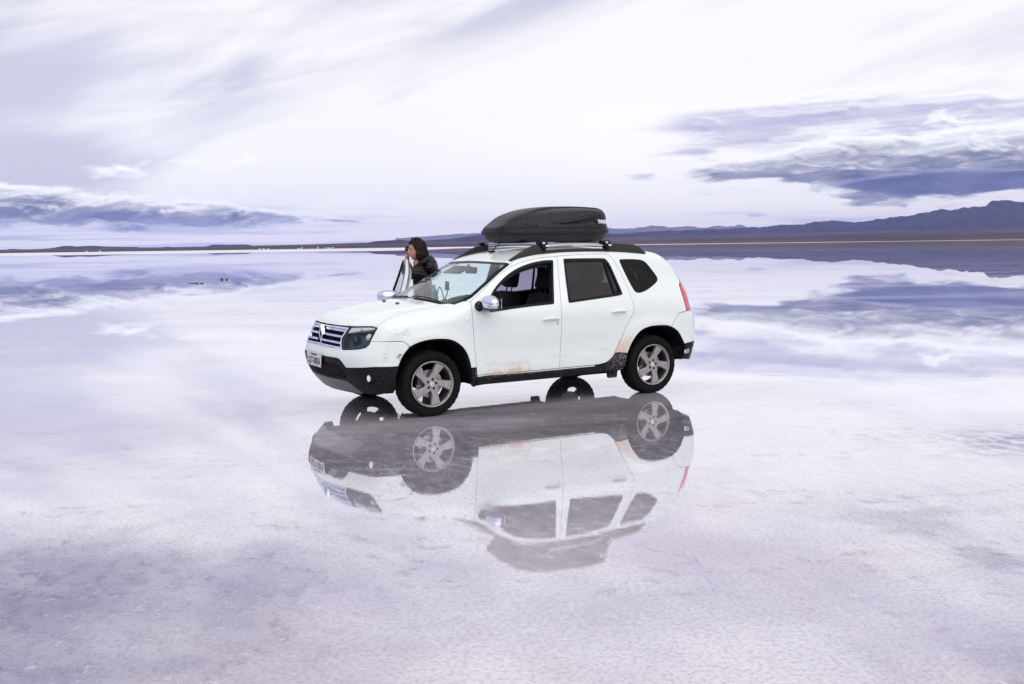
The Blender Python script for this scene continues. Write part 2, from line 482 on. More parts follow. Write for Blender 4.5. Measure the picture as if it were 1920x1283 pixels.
# ------------------------------------------------------------------ the setting: flooded salt flat, shore, hills
def ground_material():
    m = bpy.data.materials.new('wet_salt'); m.use_nodes = True
    t = Tree(m.node_tree); m.node_tree.nodes.clear()
    co = V(t.t, t.n('ShaderNodeTexCoord').outputs['Object'])
    x, y, z = t.sep(co)
    r = ((x * x) + (y * y)) ** .5
    near = t.sm(13, 5, r)
    nearer = t.sm(9, 4, r)
    big = t.noise(co, .22, 4, .55, .6)
    mid = t.noise(t.vec(x * .75 + y * .35, y * .9 - x * .45, 0.0), 1.0, 6, .6, .7)
    grain = t.noise(co, 42, 3, .75)
    clump = t.noise(t.vec(x * 9 + y * 3, y * 6, 0.0), 1.0, 5, .65)
    flake = t.noise(t.vec(x * 17, y * 13, 2.0), 1.0, 4, .65)
    # salt colour: lavender grey crust, whiter where crystals stand dry, brownish where brine is thicker
    col = t.mix(t.sm(.36, .66, mid * .55 + big * .45), (.46, .432, .515), (.69, .660, .705))
    brown = t.sm(.50, .66, t.noise(t.vec(x * .5 + 9, y * .75, 4.0), 1.0, 4, .55)) * t.sm(60, 15, r)
    col = t.mix(brown * .34, col, (.56, .45, .44))
    lines = t.sm(.020, .004, (t.noise(t.vec(x * .42 - y * .1, y * .9 + x * .12, 6.0), 1.0, 3, .55, .5) - .5).abs()) * t.sm(.45, .62, clump) * t.sm(16, 6, r)
    col = t.mix(lines * .28, col, (.22, .19, .27))
    pale = t.sm(.55, .70, t.noise(t.vec(x * .9 + y * .8, y * 1.1 - x * .9, 12.0), 1.0, 5, .6, .6))
    col = t.mix(pale * .40, col, (.70, .67, .71))
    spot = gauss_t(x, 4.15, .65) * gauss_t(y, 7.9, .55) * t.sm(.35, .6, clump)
    corner_dark = t.sm(-.2, -2.3, x + (mid - .5) * 1.6) * t.sm(6.6, 4.4, y + (mid - .5) * 2.2)  # left foreground darkening painted into the salt: dim cloud reflection and vignette
    right_patch = t.sm(1.4, 2.8, x + (mid - .5) * 2.5) * t.sm(7.0, 5.6, y + (big - .5) * 3) * t.sm(.42, .60, mid)  # darker violet-grey patches on the right
    dark_mix = (corner_dark + right_patch * .70 + spot * .9).min(1.0)
    col = t.mix(dark_mix, col, t.mix(mid, (.10, .098, .21), (.20, .18, .28)))
    col = t.mix(t.sm(.42, .64, grain) * near * .52, col, (.31, .28, .375))
    fl = t.sm(.555, .66, flake * .72 + clump * .30) * nearer
    col = t.mix(fl * .42, col, (.72, .70, .78))
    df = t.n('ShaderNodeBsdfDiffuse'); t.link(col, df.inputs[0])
    # brine film: mirror that strengthens towards grazing, broken where crystals reach through it
    lw = t.n('ShaderNodeLayerWeight'); lw.inputs[0].default_value = .5
    sg = (1.0 - V(t.t, lw.outputs['Facing'])) * 2.9
    fac = (sg * sg * sg + 1.0) ** -1.0
    rough_br = (t.sm(.44, .62, grain * .65 + clump * .35) * t.sm(11.5, 4.5, r) * .50 + fl * .30 + dark_mix * .34 + spot * .35 + lines * .25).min(.85)
    n_dry = t.noise(t.vec(x * .0016, y * .006, 8.0), 1.0, 4, .6)
    shore = t.sm(-.14, .12, x / y.max(1.0)) * 1100.0 + 440.0
    dry = t.sm(-30, 60, y - shore + (n_dry - .5) * 520.0)
    col_dry = (.70, .69, .74)
    mid_br = t.sm(.44, .66, t.noise(t.vec(x * .10 + 3.0, y * .33, 5.0), 1.0, 5, .6, .4)) * t.sm(120, 25, r) * .26
    fac = fac * (1.0 - rough_br) * (.955 - mid_br)
    gl = t.n('ShaderNodeBsdfGlossy')
    t.link(t.sm(14, 5, r) * .020 + .003, gl.inputs['Roughness'])
    gl.inputs[0].default_value = (.965, .965, .985, 1)
    rip = t.noise(t.vec(x * 2.2 + y * .6, y * 3.5, 0.0), 1.0, 3, .5)
    bp = t.n('ShaderNodeBump'); t.link(rip + grain * .10, bp.inputs['Height'])
    bp.inputs['Distance'].default_value = .004
    t.link(t.sm(26, 6, r) * .10, bp.inputs['Strength'])
    t.link(bp.outputs[0], gl.inputs['Normal'])
    mx = t.n('ShaderNodeMixShader'); t.link(fac, mx.inputs[0]); t.link(df.outputs[0], mx.inputs[1]); t.link(gl.outputs[0], mx.inputs[2])
    dd = t.n('ShaderNodeBsdfDiffuse'); dd.inputs[0].default_value = (*col_dry, 1)
    m2 = t.n('ShaderNodeMixShader'); t.link(dry, m2.inputs[0]); t.link(mx.outputs[0], m2.inputs[1]); t.link(dd.outputs[0], m2.inputs[2])
    o = t.n('ShaderNodeOutputMaterial'); t.link(m2.outputs[0], o.inputs[0])
    MATS['wet_salt'] = m
ground_material()
GR = 19400.0
rings = [0, 8, 20, 60, 200, 600, 2000, 6000, 14000, GR]
gv, gf = [(0, 0, 0)], []
NS = 48
for k, q in enumerate(rings[1:]):
    gv += [(q * math.cos(2 * math.pi * i / NS), q * math.sin(2 * math.pi * i / NS), 0) for i in range(NS)]
gf += [(0, 1 + i, 1 + (i + 1) % NS) for i in range(NS)]
for k in range(len(rings) - 2):
    a, b = 1 + k * NS, 1 + (k + 1) * NS
    gf += [(a + i, b + i, b + (i + 1) % NS, a + (i + 1) % NS) for i in range(NS)]
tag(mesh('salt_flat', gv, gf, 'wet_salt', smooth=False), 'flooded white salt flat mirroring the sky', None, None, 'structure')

def land_mat(name, a, b, c, s=.0016):
    def fn(t, p, co):
        x, y, z = t.sep(co)
        n = t.noise(t.vec(x * s * .35, y * s * 1.3, z * s * 6), 1.0, 6, .6)
        n2 = t.noise(co, s * 5, 4, .6)
        t.link(t.mix(t.sm(.5, .66, n2), t.mix(t.sm(.36, .64, n), a, b), c), p.inputs['Base Color'])
    mat(name, rough=1.0, spec=0.0, fn=fn)
land_mat('plain', (.040, .033, .038), (.135, .098, .090), (.070, .062, .058), .0022)
land_mat('hill', (.018, .018, .022), (.050, .040, .038), (.028, .028, .028), .004)
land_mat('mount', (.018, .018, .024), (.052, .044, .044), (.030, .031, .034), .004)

land_mat('far_mount', (.10, .10, .12), (.22, .21, .23), (.15, .15, .17), .004)  # paler and bluer than mount: extra haze put into the colour, slight snow too
def fbm(x, y, seed, octs=5, rough=.5):
    """value noise"""
    tot = np.zeros_like(x, dtype=float); amp, fr, nrm = 1.0, 1.0, 0.0
    for o in range(octs):
        xi, yi = np.floor(x * fr).astype(int), np.floor(y * fr).astype(int)
        tx, ty = x * fr - xi, y * fr - yi
        tx, ty = tx * tx * (3 - 2 * tx), ty * ty * (3 - 2 * ty)
        def h(i, j):
            q = np.sin(i * 127.1 + j * 311.7 + seed * 74.7 + o * 19.3) * 43758.5453
            return q - np.floor(q)
        tot += amp * ((h(xi, yi) * (1 - tx) + h(xi + 1, yi) * tx) * (1 - ty) + (h(xi, yi + 1) * (1 - tx) + h(xi + 1, yi + 1) * tx) * ty)
        nrm += amp; amp *= rough; fr *= 2
    return tot / nrm
HZ = lambda px: 473.2 - .0133 * px
def ridge(name, label, crest, dist, front, back, material, seed, jag=.03, n_a=260, n_d=26, peak=1.0, relief=.5):
    """a range of hills whose skyline follows measured crest pixels, standing at a given distance"""
    cx = np.array([q[0] for q in crest], float); cy = np.array([q[1] for q in crest], float)
    pxs = np.linspace(cx[0], cx[-1], n_a)
    pys = np.interp(pxs, cx, cy)
    az_ = np.arctan((pxs - 960) / F_PX)
    h = np.maximum((HZ(pxs) - pys), .3) / F_PX * dist + CAM_H
    h = h * (1 + jag * (fbm(pxs * .09, pxs * 0 + 3, seed, 5, .6) - .5) * 2)
    tt = np.linspace(0, 1, n_d)
    V_, F_ = [], []
    for j, tq in enumerate(tt):
        if tq <= .62:
            k = tq / .62; f = k ** peak; dd = dist - front * (1 - k)
        else:
            k = (tq - .62) / .38; f = (1 - k) ** .8; dd = dist + back * k
        mod = 1 + relief * (fbm(pxs * .045 + j * .12, np.full_like(pxs, j * .45), seed + 9, 4, .55) - .55) * (4 * f * (1 - f))
        hh = h * f * mod - (30 if f <= 0 else 0)
        for a, q in zip(az_, hh):
            V_.append((dd / math.cos(a) * math.sin(a), dd, q))
    for j in range(n_d - 1):
        for i in range(n_a - 1):
            F_.append((j * n_a + i, j * n_a + i + 1, (j + 1) * n_a + i + 1, (j + 1) * n_a + i))
    ob = mesh(name, V_, F_, material, smooth=True)
    return tag(ob, label, None, None, 'structure')
z1 = lambda L: [(a / 2.6667, 340 + b / 2.6667) for a, b in L]
zr = lambda L: [(1120 + a / 2.4, 180 + b / 2.4) for a, b in L]
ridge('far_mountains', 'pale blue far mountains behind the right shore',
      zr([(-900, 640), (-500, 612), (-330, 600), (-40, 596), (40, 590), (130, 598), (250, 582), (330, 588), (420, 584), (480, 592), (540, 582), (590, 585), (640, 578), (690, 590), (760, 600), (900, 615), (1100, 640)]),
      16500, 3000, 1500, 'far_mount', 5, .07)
ridge('mountain', 'dark blue rocky mountain rising at the right edge',
      zr([(60, 622), (200, 612), (360, 604), (500, 597), (620, 594), (750, 588), (850, 575), (920, 580), (980, 562), (1060, 553), (1130, 570), (1250, 556), (1400, 535), (1480, 515), (1530, 503), (1580, 510), (1680, 495), (1740, 488), (1790, 463), (1850, 470), (1920, 470), (2050, 480), (2300, 520), (2700, 560), (3200, 615)]),
      10500, 4300, 3000, 'mount', 2, .055, 420, 34, 1.9, .9)
ridge('left_hills', 'low dark blue hills along the left horizon',
      z1([(-900, 352), (-400, 340), (0, 347), (80, 337), (160, 343), (270, 334), (340, 322), (400, 325), (480, 321), (560, 327), (700, 328), (760, 340), (850, 326), (900, 332), (1030, 329), (1080, 315), (1160, 317), (1250, 315), (1300, 327), (1500, 320), (1570, 325), (1650, 318), (1800, 318), (2000, 318), (2300, 322)]),
      8000, 1400, 1200, 'hill', 3, .05, 360, 20, 1.2)
ridge('flat_topped_hill', 'dark flat-topped hill behind the woman', [(686, 462), (692, 455.5), (705, 452.6), (730, 450.5), (752, 449.3), (775, 451.5), (800, 455), (830, 461)],
      6000, 900, 800, 'hill', 6, .01, 120, 16, 1.0)
ridge('middle_hills', 'long purple hill slope behind the roof box', [(740, 456), (806.6, 450.7), (842, 448.5), (867, 445.5), (907, 439.6), (960, 434), (1020, 431), (1080, 433), (1150, 438), (1260, 441), (1400, 442), (1600, 440)],
      9000, 3000, 2000, 'mount', 8, .02, 200, 22, 1.4)
# shore plain: a gentle heightfield between the flats and the hills
na, nd = 380, 40
PV, PF = [], []
azs = np.linspace(rad(-88), rad(88), na)
pxa = 960 + F_PX * np.tan(np.clip(azs, rad(-60), rad(60)))
near_d = np.interp(pxa, [-1500, 0, 700, 1200, 1920, 3400], [1900, 2000, 2150, 2600, 2100, 1900])
for j in range(nd):
    k = j / (nd - 1)
    d = near_d * (9800 / near_d) ** k
    top_px = np.interp(pxa, [-1500, 0, 500, 700, 900, 1200, 1920, 3400], [4, 4.5, 6, 9.5, 11, 14, 19, 20])
    e = top_px / F_PX * (k ** .75) * (1 + .25 * (fbm(pxa * .01, np.full_like(pxa, j * .6), 4, 4) - .5))
    hh = d * e + (np.full_like(d, .35) if j else -3.0)
    PV += [(q * math.sin(a), q * math.cos(a), zz) for q, a, zz in zip(d, azs, hh)]
for j in range(nd - 1):
    PF += [(j * na + i, j * na + i + 1, (j + 1) * na + i + 1, (j + 1) * na + i) for i in range(na - 1)]
tag(mesh('shore_plain', PV, PF, 'plain'), 'brown and purple plain beyond the salt shore', None, None, 'structure')

# small buildings on the far left shore
def house(px, dist, wd, ht, wall, roof, label):
    a = math.atan((px - 960) / F_PX)
    e = empty('far_house', (dist * math.sin(a), dist * math.cos(a), 0.0), -a)
    tag(e, label, 'house', 'buildings on the far shore')
    b = B(); b.box((0, 0, ht / 2), (wd, 5, ht)); b.make('wall', wall, e, False, False)
    r = B(); o = .3
    r.add([(-wd/2-o, -2.5-o, ht), (wd/2+o, -2.5-o, ht), (wd/2+o, 2.5+o, ht), (-wd/2-o, 2.5+o, ht), (-wd/2-o, 0, ht + .7), (wd/2+o, 0, ht + .7)],
          [(0, 1, 5, 4), (2, 3, 4, 5), (0, 4, 3), (1, 2, 5), (3, 2, 1, 0)])
    r.make('roof', roof, e, False, False)
    d = B(); d.box((wd * .1, -2.52, .7), (.7, .06, 1.3)); d.make('door', 'ink', e, False, False)
mat('house_white', (.60, .60, .62), .8); mat('house_red', (.32, .08, .06), .8); mat('house_teal', (.42, .62, .60), .8); mat('roof_grey', (.70, .70, .72), .7)
for px, wd, ht, wl, rf, lb in (
        (168, 5, 2.6, 'house_white', 'roof_grey', 'tiny white house far left below the dark hills'),
        (193, 4, 3.0, 'house_white', 'roof_grey', 'tiny white house just right of the far left one'),
        (491.5, 6, 2.4, 'house_white', 'roof_grey', 'leftmost hut of the white row on the far shore'),
        (499, 6, 2.8, 'house_white', 'house_white', 'middle hut of the white row on the far shore'),
        (507.5, 5, 2.6, 'house_white', 'roof_grey', 'rightmost hut of the white row on the far shore'),
        (564.5, 6, 2.4, 'house_white', 'roof_grey', 'low white shed on the shore between the hut row and the red house'),
        (570.2, 4, 4.4, 'house_white', 'house_white', 'taller white house beside the low white shed'),
        (588, 5, 3.2, 'house_red', 'house_red', 'small red house on the far shore'),
        (600, 3, 5.6, 'house_white', 'roof_grey', 'narrow white tower house right of the red house'),
        (615, 4, 3.2, 'house_teal', 'roof_grey', 'small grey-green house at the left end of the long teal hall'),
        (621.5, 9, 2.6, 'house_teal', 'house_white', 'long pale teal hall on the far shore'),
        (628, 4, 4.0, 'house_white', 'roof_grey', 'white house at the right end of the long teal hall')):
    house(px, 2030, wd * .62, ht * .6, wl, rf, lb)

# debris lying in the brine on the left
def rock(px, py, sx, sz, seed, label):
    p = px_ground(px, py)
    b = B()
    def fn(q):
        k = .82 + .36 * float(fbm(np.array([q[0] * 1.7 + seed]), np.array([q[1] * 1.7 + q[2] * 2.3]), seed)[0])
        return (q[0] * k, q[1] * k, q[2] * k)
    b.ell((0, 0, sz * .35), (sx, sx * .7, sz), 16, 10, fn)
    o = b.make('rock', 'rock', None, False)
    o.location = p
    tag(o, label, 'rock', 'dark lumps in the shallow brine')
rock(416.4, 525.2, .065, .075, 3, 'dark brown rock with a pointed side, left of the pair in the brine')
rock(413.2, 525.2, .055, .03, 5, 'flat dark lump touching the left rock of the pair')
rock(425.2, 525.2, .085, .055, 9, 'rounded brown rock, right one of the pair in the brine')
rock(378.5, 531.8, .09, .035, 12, 'low brown lump at the end of the dark stick')
p = px_ground(363, 531.9)
b = B(); b.tube([(-.26, 0, .012), (-.1, .01, .016), (.1, 0, .02), (.20, .01, .02), (.235, 0, .06), (.24, 0, .0)], [.008, .014, .018, .02, .016, .012], 8)
st_ = b.make('stick', 'wood', None, False); st_.location = p
tag(st_, 'thin dark stick lying in the brine on the left', 'stick')

# ================================================================== the car
# car coordinates: x rearward from the front axle, y to the car's left (towards the camera), z up
def cub(x, xs, ys):
    xs = np.asarray(xs, float); ys = np.asarray(ys, float); m = np.gradient(ys, xs)
    i = np.clip(np.searchsorted(xs, x) - 1, 0, len(xs) - 2)
    h = xs[i + 1] - xs[i]; t = (x - xs[i]) / h; q = np.clip(t, 0, 1)
    v = (2*q**3 - 3*q**2 + 1) * ys[i] + (q**3 - 2*q**2 + q) * h * m[i] + (-2*q**3 + 3*q**2) * ys[i + 1] + (q**3 - q**2) * h * m[i + 1]
    v = np.where(t < 0, ys[0] + m[0] * (x - xs[0]), v)
    return np.where(t > 1, ys[-1] + m[-1] * (x - xs[-1]), v)
def smax(a, b, k):
    h = np.maximum(k - np.abs(a - b), 0) / k
    return np.maximum(a, b) + h * h * k * .25
def sst(a, b, x):
    t = np.clip((x - a) / (b - a), 0, 1); return t * t * (3 - 2 * t)
def half_width(x, z):
    q = cub(z, [.18, .3, .45, .6, .8, .93, 1.02, 1.1, 1.3, 1.55, 1.7], [.850, .872, .888, .894, .901, .896, .882, .855, .775, .684, .626])
    for ax in (0., 2.673):
        r = np.sqrt((x - ax) ** 2 + (z - .33) ** 2)
        q = q + .020 * np.exp(-((r - .44) / .10) ** 2) * sst(.98, .75, z)
    q = q - .010 * np.exp(-((z - .58) / .13) ** 2) * sst(.45, .8, x) * sst(2.25, 1.9, x)
    q = q + .006 * sst(.855, .885, z) * sst(1.02, .93, z) * sst(.3, .7, x) * sst(2.7, 2.3, x)
    q = q - .0022 * np.exp(-((z - (.435 + .06 * (x - .6))) / .012) ** 2) * sst(.5, .6, x) * sst(2.15, 2.0, x)
    q = q - .05 * sst(2.3, 3.4, x) * sst(.9, 1.3, z) - .02 * sst(-.3, -.8, x)
    return q
TX = [-.95, -.82, -.74, -.6, -.45, -.25, 0., .18, .27, .40, .60, .80, .93, 1.06, 1.25, 1.55, 2.0, 2.5, 2.9, 3.2]
TZ = [.74, .86, .915, .975, 1.018, 1.058, 1.088, 1.104, 1.124, 1.188, 1.300, 1.412, 1.482, 1.537, 1.581, 1.610, 1.620, 1.602, 1.568, 1.525]
def top_z(x, y):
    y = np.abs(y)
    c = cub(x, [-.9, -.4, .2, .4, .9, 1.3, 2.5, 3.2], [.085, .064, .056, .060, .058, .050, .050, .055])
    z = cub(x, TX, TZ) - c * (y / .75) ** 2
    e = .50 + .10 * (x + .8)
    return z - .012 * sst(-.85, -.6, x) * sst(.3, 0., x) * sst(e - .035, e + .035, y)
def front_x(y, z):
    y = np.abs(y)
    c = cub(z, [.18, .28, .38, .5, .6, .68, .78, .88, .98], [-.62, -.72, -.80, -.848, -.856, -.828, -.790, -.770, -.74])
    return c + .185 * (y / .80) ** 2.4 + .10 * np.maximum(y - .55, 0) ** 2
def rear_x(y, z):
    y = np.abs(y)
    c = cub(z, [.2, .35, .5, .65, .82, .92, 1.1, 1.3, 1.5, 1.62], [3.33, 3.41, 3.46, 3.475, 3.455, 3.40, 3.36, 3.27, 3.13, 3.04])
    return c - .14 * (y / .8) ** 2.6
def G(x, y, z):
    g = smax(np.abs(y) - half_width(x, z), z - top_z(x, y), np.where(x < .35, .13, .11))
    g = smax(g, front_x(y, z) - x, .16)
    g = smax(g, (x - rear_x(y, z)) * .95, .16)
    return smax(g, .17 - z, .06)
def solve(o, d, off=0.0, hi=2.8):
    o = np.asarray(o, float); d = np.asarray(d, float)
    a = np.zeros(len(o)); b = np.full(len(o), hi)
    for _ in range(25):
        m = (a + b) / 2; p = o + m[:, None] * d
        ins = G(p[:, 0], p[:, 1], p[:, 2]) < off
        a = np.where(ins, m, a); b = np.where(ins, b, m)
    return o + ((a + b) / 2)[:, None] * d
def grad(p, e=2e-3):
    g = np.stack([(G(*(p + q).T) - G(*(p - q).T)) for q in np.eye(3) * e], 1)
    return g / np.maximum(np.linalg.norm(g, axis=1, keepdims=True), 1e-9)
def _pts(L): return np.asarray(L, float).reshape(-1, 2)
def S(L):   # (x, z) seen from the side
    q = _pts(L); o = np.stack([q[:, 0], 0 * q[:, 0], q[:, 1]], 1); return solve(o, np.tile([0, 1., 0], (len(q), 1)))
def T(L):   # (x, y) seen from above
    q = _pts(L); o = np.stack([q[:, 0], q[:, 1], 0 * q[:, 0] + .6], 1); return solve(o, np.tile([0, 0, 1.], (len(q), 1)))
def Fr(L):  # (y, z) seen from the front
    q = _pts(L); o = np.stack([0 * q[:, 0] + .1, q[:, 0], q[:, 1]], 1); return solve(o, np.tile([-1., 0, 0], (len(q), 1)))
def R(L):   # (y, z) seen from behind
    q = _pts(L); o = np.stack([0 * q[:, 0] + 2.6, q[:, 0], q[:, 1]], 1); return solve(o, np.tile([1., 0, 0], (len(q), 1)))
class Chart:
    def __init__(s, kind): s.kind = kind
    def to2(s, p):
        if s.kind == 'long': return np.stack([p[:, 0], .85 * np.arctan2(p[:, 2] - .75, p[:, 1])], 1)
        c = np.array([.15, 0, .55]) if s.kind == 'front' else np.array([2.6, 0, .8])
        sg = -1 if s.kind == 'front' else 1
        q = p - c
        return np.stack([.92 * np.arctan2(q[:, 1], sg * q[:, 0]), .92 * np.arctan2(q[:, 2], np.hypot(q[:, 0], q[:, 1]))], 1)
    def lift(s, u, off=0.0):
        if s.kind == 'long':
            ph = u[:, 1] / .85
            o = np.stack([u[:, 0], 0 * ph, 0 * ph + .75], 1); d = np.stack([0 * ph, np.cos(ph), np.sin(ph)], 1)
        else:
            c = np.array([.15, 0, .55]) if s.kind == 'front' else np.array([2.6, 0, .8])
            sg = -1 if s.kind == 'front' else 1
            th, ps = u[:, 0] / .92, u[:, 1] / .92
            o = np.tile(c, (len(u), 1)); d = np.stack([sg * np.cos(ps) * np.cos(th), np.cos(ps) * np.sin(th), np.sin(ps)], 1)
        return solve(o, d, off)
LONG, FRONT, REAR = Chart('long'), Chart('front'), Chart('rear')
def cr(p, n=6):
    """smooth open curve through points"""
    p = np.asarray(p, float); q = np.vstack([2 * p[0] - p[1], p, 2 * p[-1] - p[-2]]); out = []
    for i in range(len(p) - 1):
        a, b, c, d = q[i:i + 4]
        for t in np.linspace(0, 1, n, endpoint=False):
            out.append(.5 * (2*b + (c - a)*t + (2*a - 5*b + 4*c - d)*t*t + (3*b - a - 3*c + d)*t**3))
    out.append(p[-1]); return np.array(out)
def path(*segs):
    out = []
    for s_ in segs:
        for q in np.asarray(s_, float).reshape(-1, 3):
            if not out or np.linalg.norm(out[-1] - q) > 1e-4: out.append(q)
    if np.linalg.norm(out[0] - out[-1]) < 1e-4: out.pop()
    return np.array(out)
def soften(p, it=3):
    """round the corners of a closed loop"""
    p = np.asarray(p, float)
    for _ in range(it):
        n = np.roll(p, -1, 0); p = np.stack([.75 * p + .25 * n, .25 * p + .75 * n], 1).reshape(-1, p.shape[1])
    return p
def resample(u, step):
    out = []
    for a, b in zip(u, np.roll(u, -1, 0)):
        k = max(1, int(math.ceil(np.linalg.norm(b - a) / step)))
        out += [a + (b - a) * i / k for i in range(k)]
    out = np.array(out)
    keep = [0]
    for i in range(1, len(out)):
        if np.linalg.norm(out[i] - out[keep[-1]]) > step * .25: keep.append(i)
    if np.linalg.norm(out[keep[-1]] - out[0]) < step * .25 and len(keep) > 3: keep.pop()
    return out[keep]
def area(u): 
    x, y = u[:, 0], u[:, 1]; return .5 * np.sum(x * np.roll(y, -1) - np.roll(x, -1) * y)
def inset(u, d):
    if area(u) < 0: u = u[::-1]
    e = np.roll(u, -1, 0) - u; n = np.stack([-e[:, 1], e[:, 0]], 1); n /= np.maximum(np.linalg.norm(n, axis=1, keepdims=True), 1e-9)
    m = n + np.roll(n, 1, 0); l = np.maximum(np.sum(m * m, 1), .9)
    return u + m * (2 * d / l)[:, None] / 1.0 * 1.0
def inside(pts, poly):
    x, y = pts[:, 0], pts[:, 1]; r = np.zeros(len(pts), bool)
    for (x0, y0), (x1, y1) in zip(poly, np.roll(poly, -1, 0)):
        c = ((y0 > y) != (y1 > y))
        with np.errstate(divide='ignore', invalid='ignore'):
            r ^= c & (x < (x1 - x0) * (y - y0) / (y1 - y0) + x0)
    return r
def edge_dist(pts, poly):
    d = np.full(len(pts), 9.0)
    for a, b in zip(poly, np.roll(poly, -1, 0)):
        ab = b - a; t = np.clip(((pts - a) @ ab) / max(ab @ ab, 1e-12), 0, 1)
        d = np.minimum(d, np.linalg.norm(pts - (a + t[:, None] * ab), axis=1))
    return d
def panel_geo(outline, chart, off=0.0, gap=.0025, thick=.014, step=.028, holes=(), hole_gap=0.0):
    loops = [inset(resample(chart.to2(outline), min(step, .02)), gap)]
    for h in holes: loops.append(inset(resample(chart.to2(h), .014), -hole_gap))
    lo, hi = loops[0].min(0), loops[0].max(0)
    gx, gy = np.meshgrid(np.arange(lo[0], hi[0], step), np.arange(lo[1], hi[1], step))
    gx[1::2] += step / 2
    grid = np.stack([gx.ravel(), gy.ravel()], 1)
    ok = inside(grid, loops[0])
    for h in loops[1:]: ok &= ~inside(grid, h)
    grid = grid[ok]
    if len(grid):
        d = np.min([edge_dist(grid, l) for l in loops], 0); grid = grid[d > step * .45]
    allp = np.vstack(loops + ([grid] if len(grid) else [])); edges = []; o = 0
    for l in loops:
        edges += [(o + i, o + (i + 1) % len(l)) for i in range(len(l))]; o += len(l)
    v2, _, tr, *_ = delaunay_2d_cdt([Vector(q) for q in allp], edges, [], 0, 1e-6)
    v2 = np.array([tuple(q) for q in v2])
    tr = np.array([t for t in tr])
    cen = v2[tr].mean(1); k = inside(cen, loops[0])
    for h in loops[1:]: k &= ~inside(cen, h)
    tr = tr[k]
    P = chart.lift(v2, off); N = grad(P)
    fn = np.cross(P[tr[:, 1]] - P[tr[:, 0]], P[tr[:, 2]] - P[tr[:, 0]])
    flip = np.sum(fn * N[tr[:, 0]], 1) < 0
    tr[flip] = tr[flip][:, ::-1]
    V_, N_, F_ = [P], [N], [tuple(t) for t in tr]
    base = len(P)
    if thick > 0:
        for li, l in enumerate(loops):
            p = chart.lift(l, off); n = grad(p); q = p - n * thick
            tg = np.roll(p, -1, 0) - np.roll(p, 1, 0); wn = np.cross(tg, n); wn /= np.maximum(np.linalg.norm(wn, axis=1, keepdims=True), 1e-9)
            c = p.mean(0)
            s_ = np.sign(np.sum(np.sum(wn * (p - c), 1))) or 1
            if li > 0: s_ = -s_
            m = len(p)
            V_ += [p, q]; N_ += [wn * s_, wn * s_]
            for i in range(m):
                j = (i + 1) % m
                f = (base + i, base + j, base + m + j, base + m + i)
                a, b_, c_ = p[i], p[j], q[j]
                if np.dot(np.cross(b_ - a, c_ - a), wn[i] * s_) < 0: f = f[::-1]
                F_.append(f)
            base += 2 * m
    return np.vstack(V_), F_, np.vstack(N_)
_geo = {}
def panel(name, outline, chart, material, parent, side=1, **kw):
    key = (np.round(outline, 6).tobytes(), chart.kind, str({k: (q if k != 'holes' else [np.round(h, 5).tobytes()[:400] for h in q]) for k, q in kw.items()}))
    if key not in _geo: _geo[key] = panel_geo(outline, chart, **kw)
    v, f, n = _geo[key]
    if side < 0:
        v = v * np.array([1, -1, 1]); n = n * np.array([1, -1, 1]); f = [tuple(reversed(q)) for q in f]
    return mesh(name, v, f, material, parent, True, True, n)
def mir(p): return np.asarray(p) * np.array([1, -1, 1])
def both(half):
    """closed loop from a half loop that starts and ends on the centre line"""
    half = np.asarray(half); return path(half, mir(half)[::-1])

YAW = .5235
car = empty('car', (-1.2105, 10.263, 0.0), YAW)
tag(car, 'muddy white sport utility car parked in shallow brine, one door open', 'car')
def side_pt(x, z): return S([(x, z)])[0]

# ---- shared curves (measured on the photograph)
A_SEAM = cr(S([(.481, .365), (.465, .50), (.456, .616), (.445, .80), (.438, .95), (.440, 1.06), (.452, 1.095)]), 5)
DOOR_TOP_F = cr(S([(.452, 1.095), (.56, 1.165), (.70, 1.262), (.83, 1.343), (.98, 1.418), (1.16, 1.474), (1.34, 1.503), (1.553, 1.517)]), 5)
B_SEAM = cr(S([(1.553, 1.517), (1.515, 1.25), (1.475, 1.0), (1.470, .76), (1.456, .43), (1.449, .365)]), 6)
DOOR_TOP_R = cr(S([(1.553, 1.517), (1.75, 1.527), (2.0, 1.532), (2.195, 1.530)]), 5)
R_SEAM = cr(S([(2.195, 1.530), (2.258, 1.470), (2.332, 1.294), (2.381, 1.079), (2.400, .965), (2.389, .898), (2.313, .788), (2.220, .624), (2.185, .553), (2.120, .438)]), 6)
R_FOOT = cr(S([(2.120, .438), (2.05, .388), (1.95, .368)]), 4)
DOOR_BOT_R = S([(1.95, .368), (1.7, .366), (1.449, .365)])
DOOR_BOT_F = S([(1.449, .365), (1.1, .363), (.8, .362), (.481, .365)])
R_ARCH = cr(S([(2.302, .457), (2.344, .551), (2.411, .644), (2.49, .709), (2.611, .743), (2.765, .746), (2.88, .729), (2.988, .669), (3.054, .582), (3.089, .520)]), 5)
F_ARCH = cr(S([(-.387, .432), (-.362, .518), (-.317, .612), (-.247, .690), (-.17, .726), (-.068, .748), (.043, .754), (.162, .743), (.251, .709), (.325, .649), (.374, .573), (.403, .483), (.410, .445)]), 5)
FWIN = S([(.660, 1.128), (.738, 1.216), (.871, 1.316), (1.013, 1.392), (1.189, 1.447), (1.348, 1.473), (1.462, 1.478), (1.492, 1.474), (1.490, 1.452), (1.398, 1.055), (1.396, 1.032), (1.35, 1.030), (1.011, 1.013), (.70, .985), (.634, .979), (.632, .998), (.645, 1.075)])
RWIN = S([(1.622, 1.463), (1.622, 1.486), (1.66, 1.489), (2.10, 1.486), (2.150, 1.480), (2.173, 1.462), (2.212, 1.398), (2.276, 1.127), (2.278, 1.096), (2.24, 1.090), (2.187, 1.082), (1.62, 1.038), (1.580, 1.034), (1.573, 1.060)])
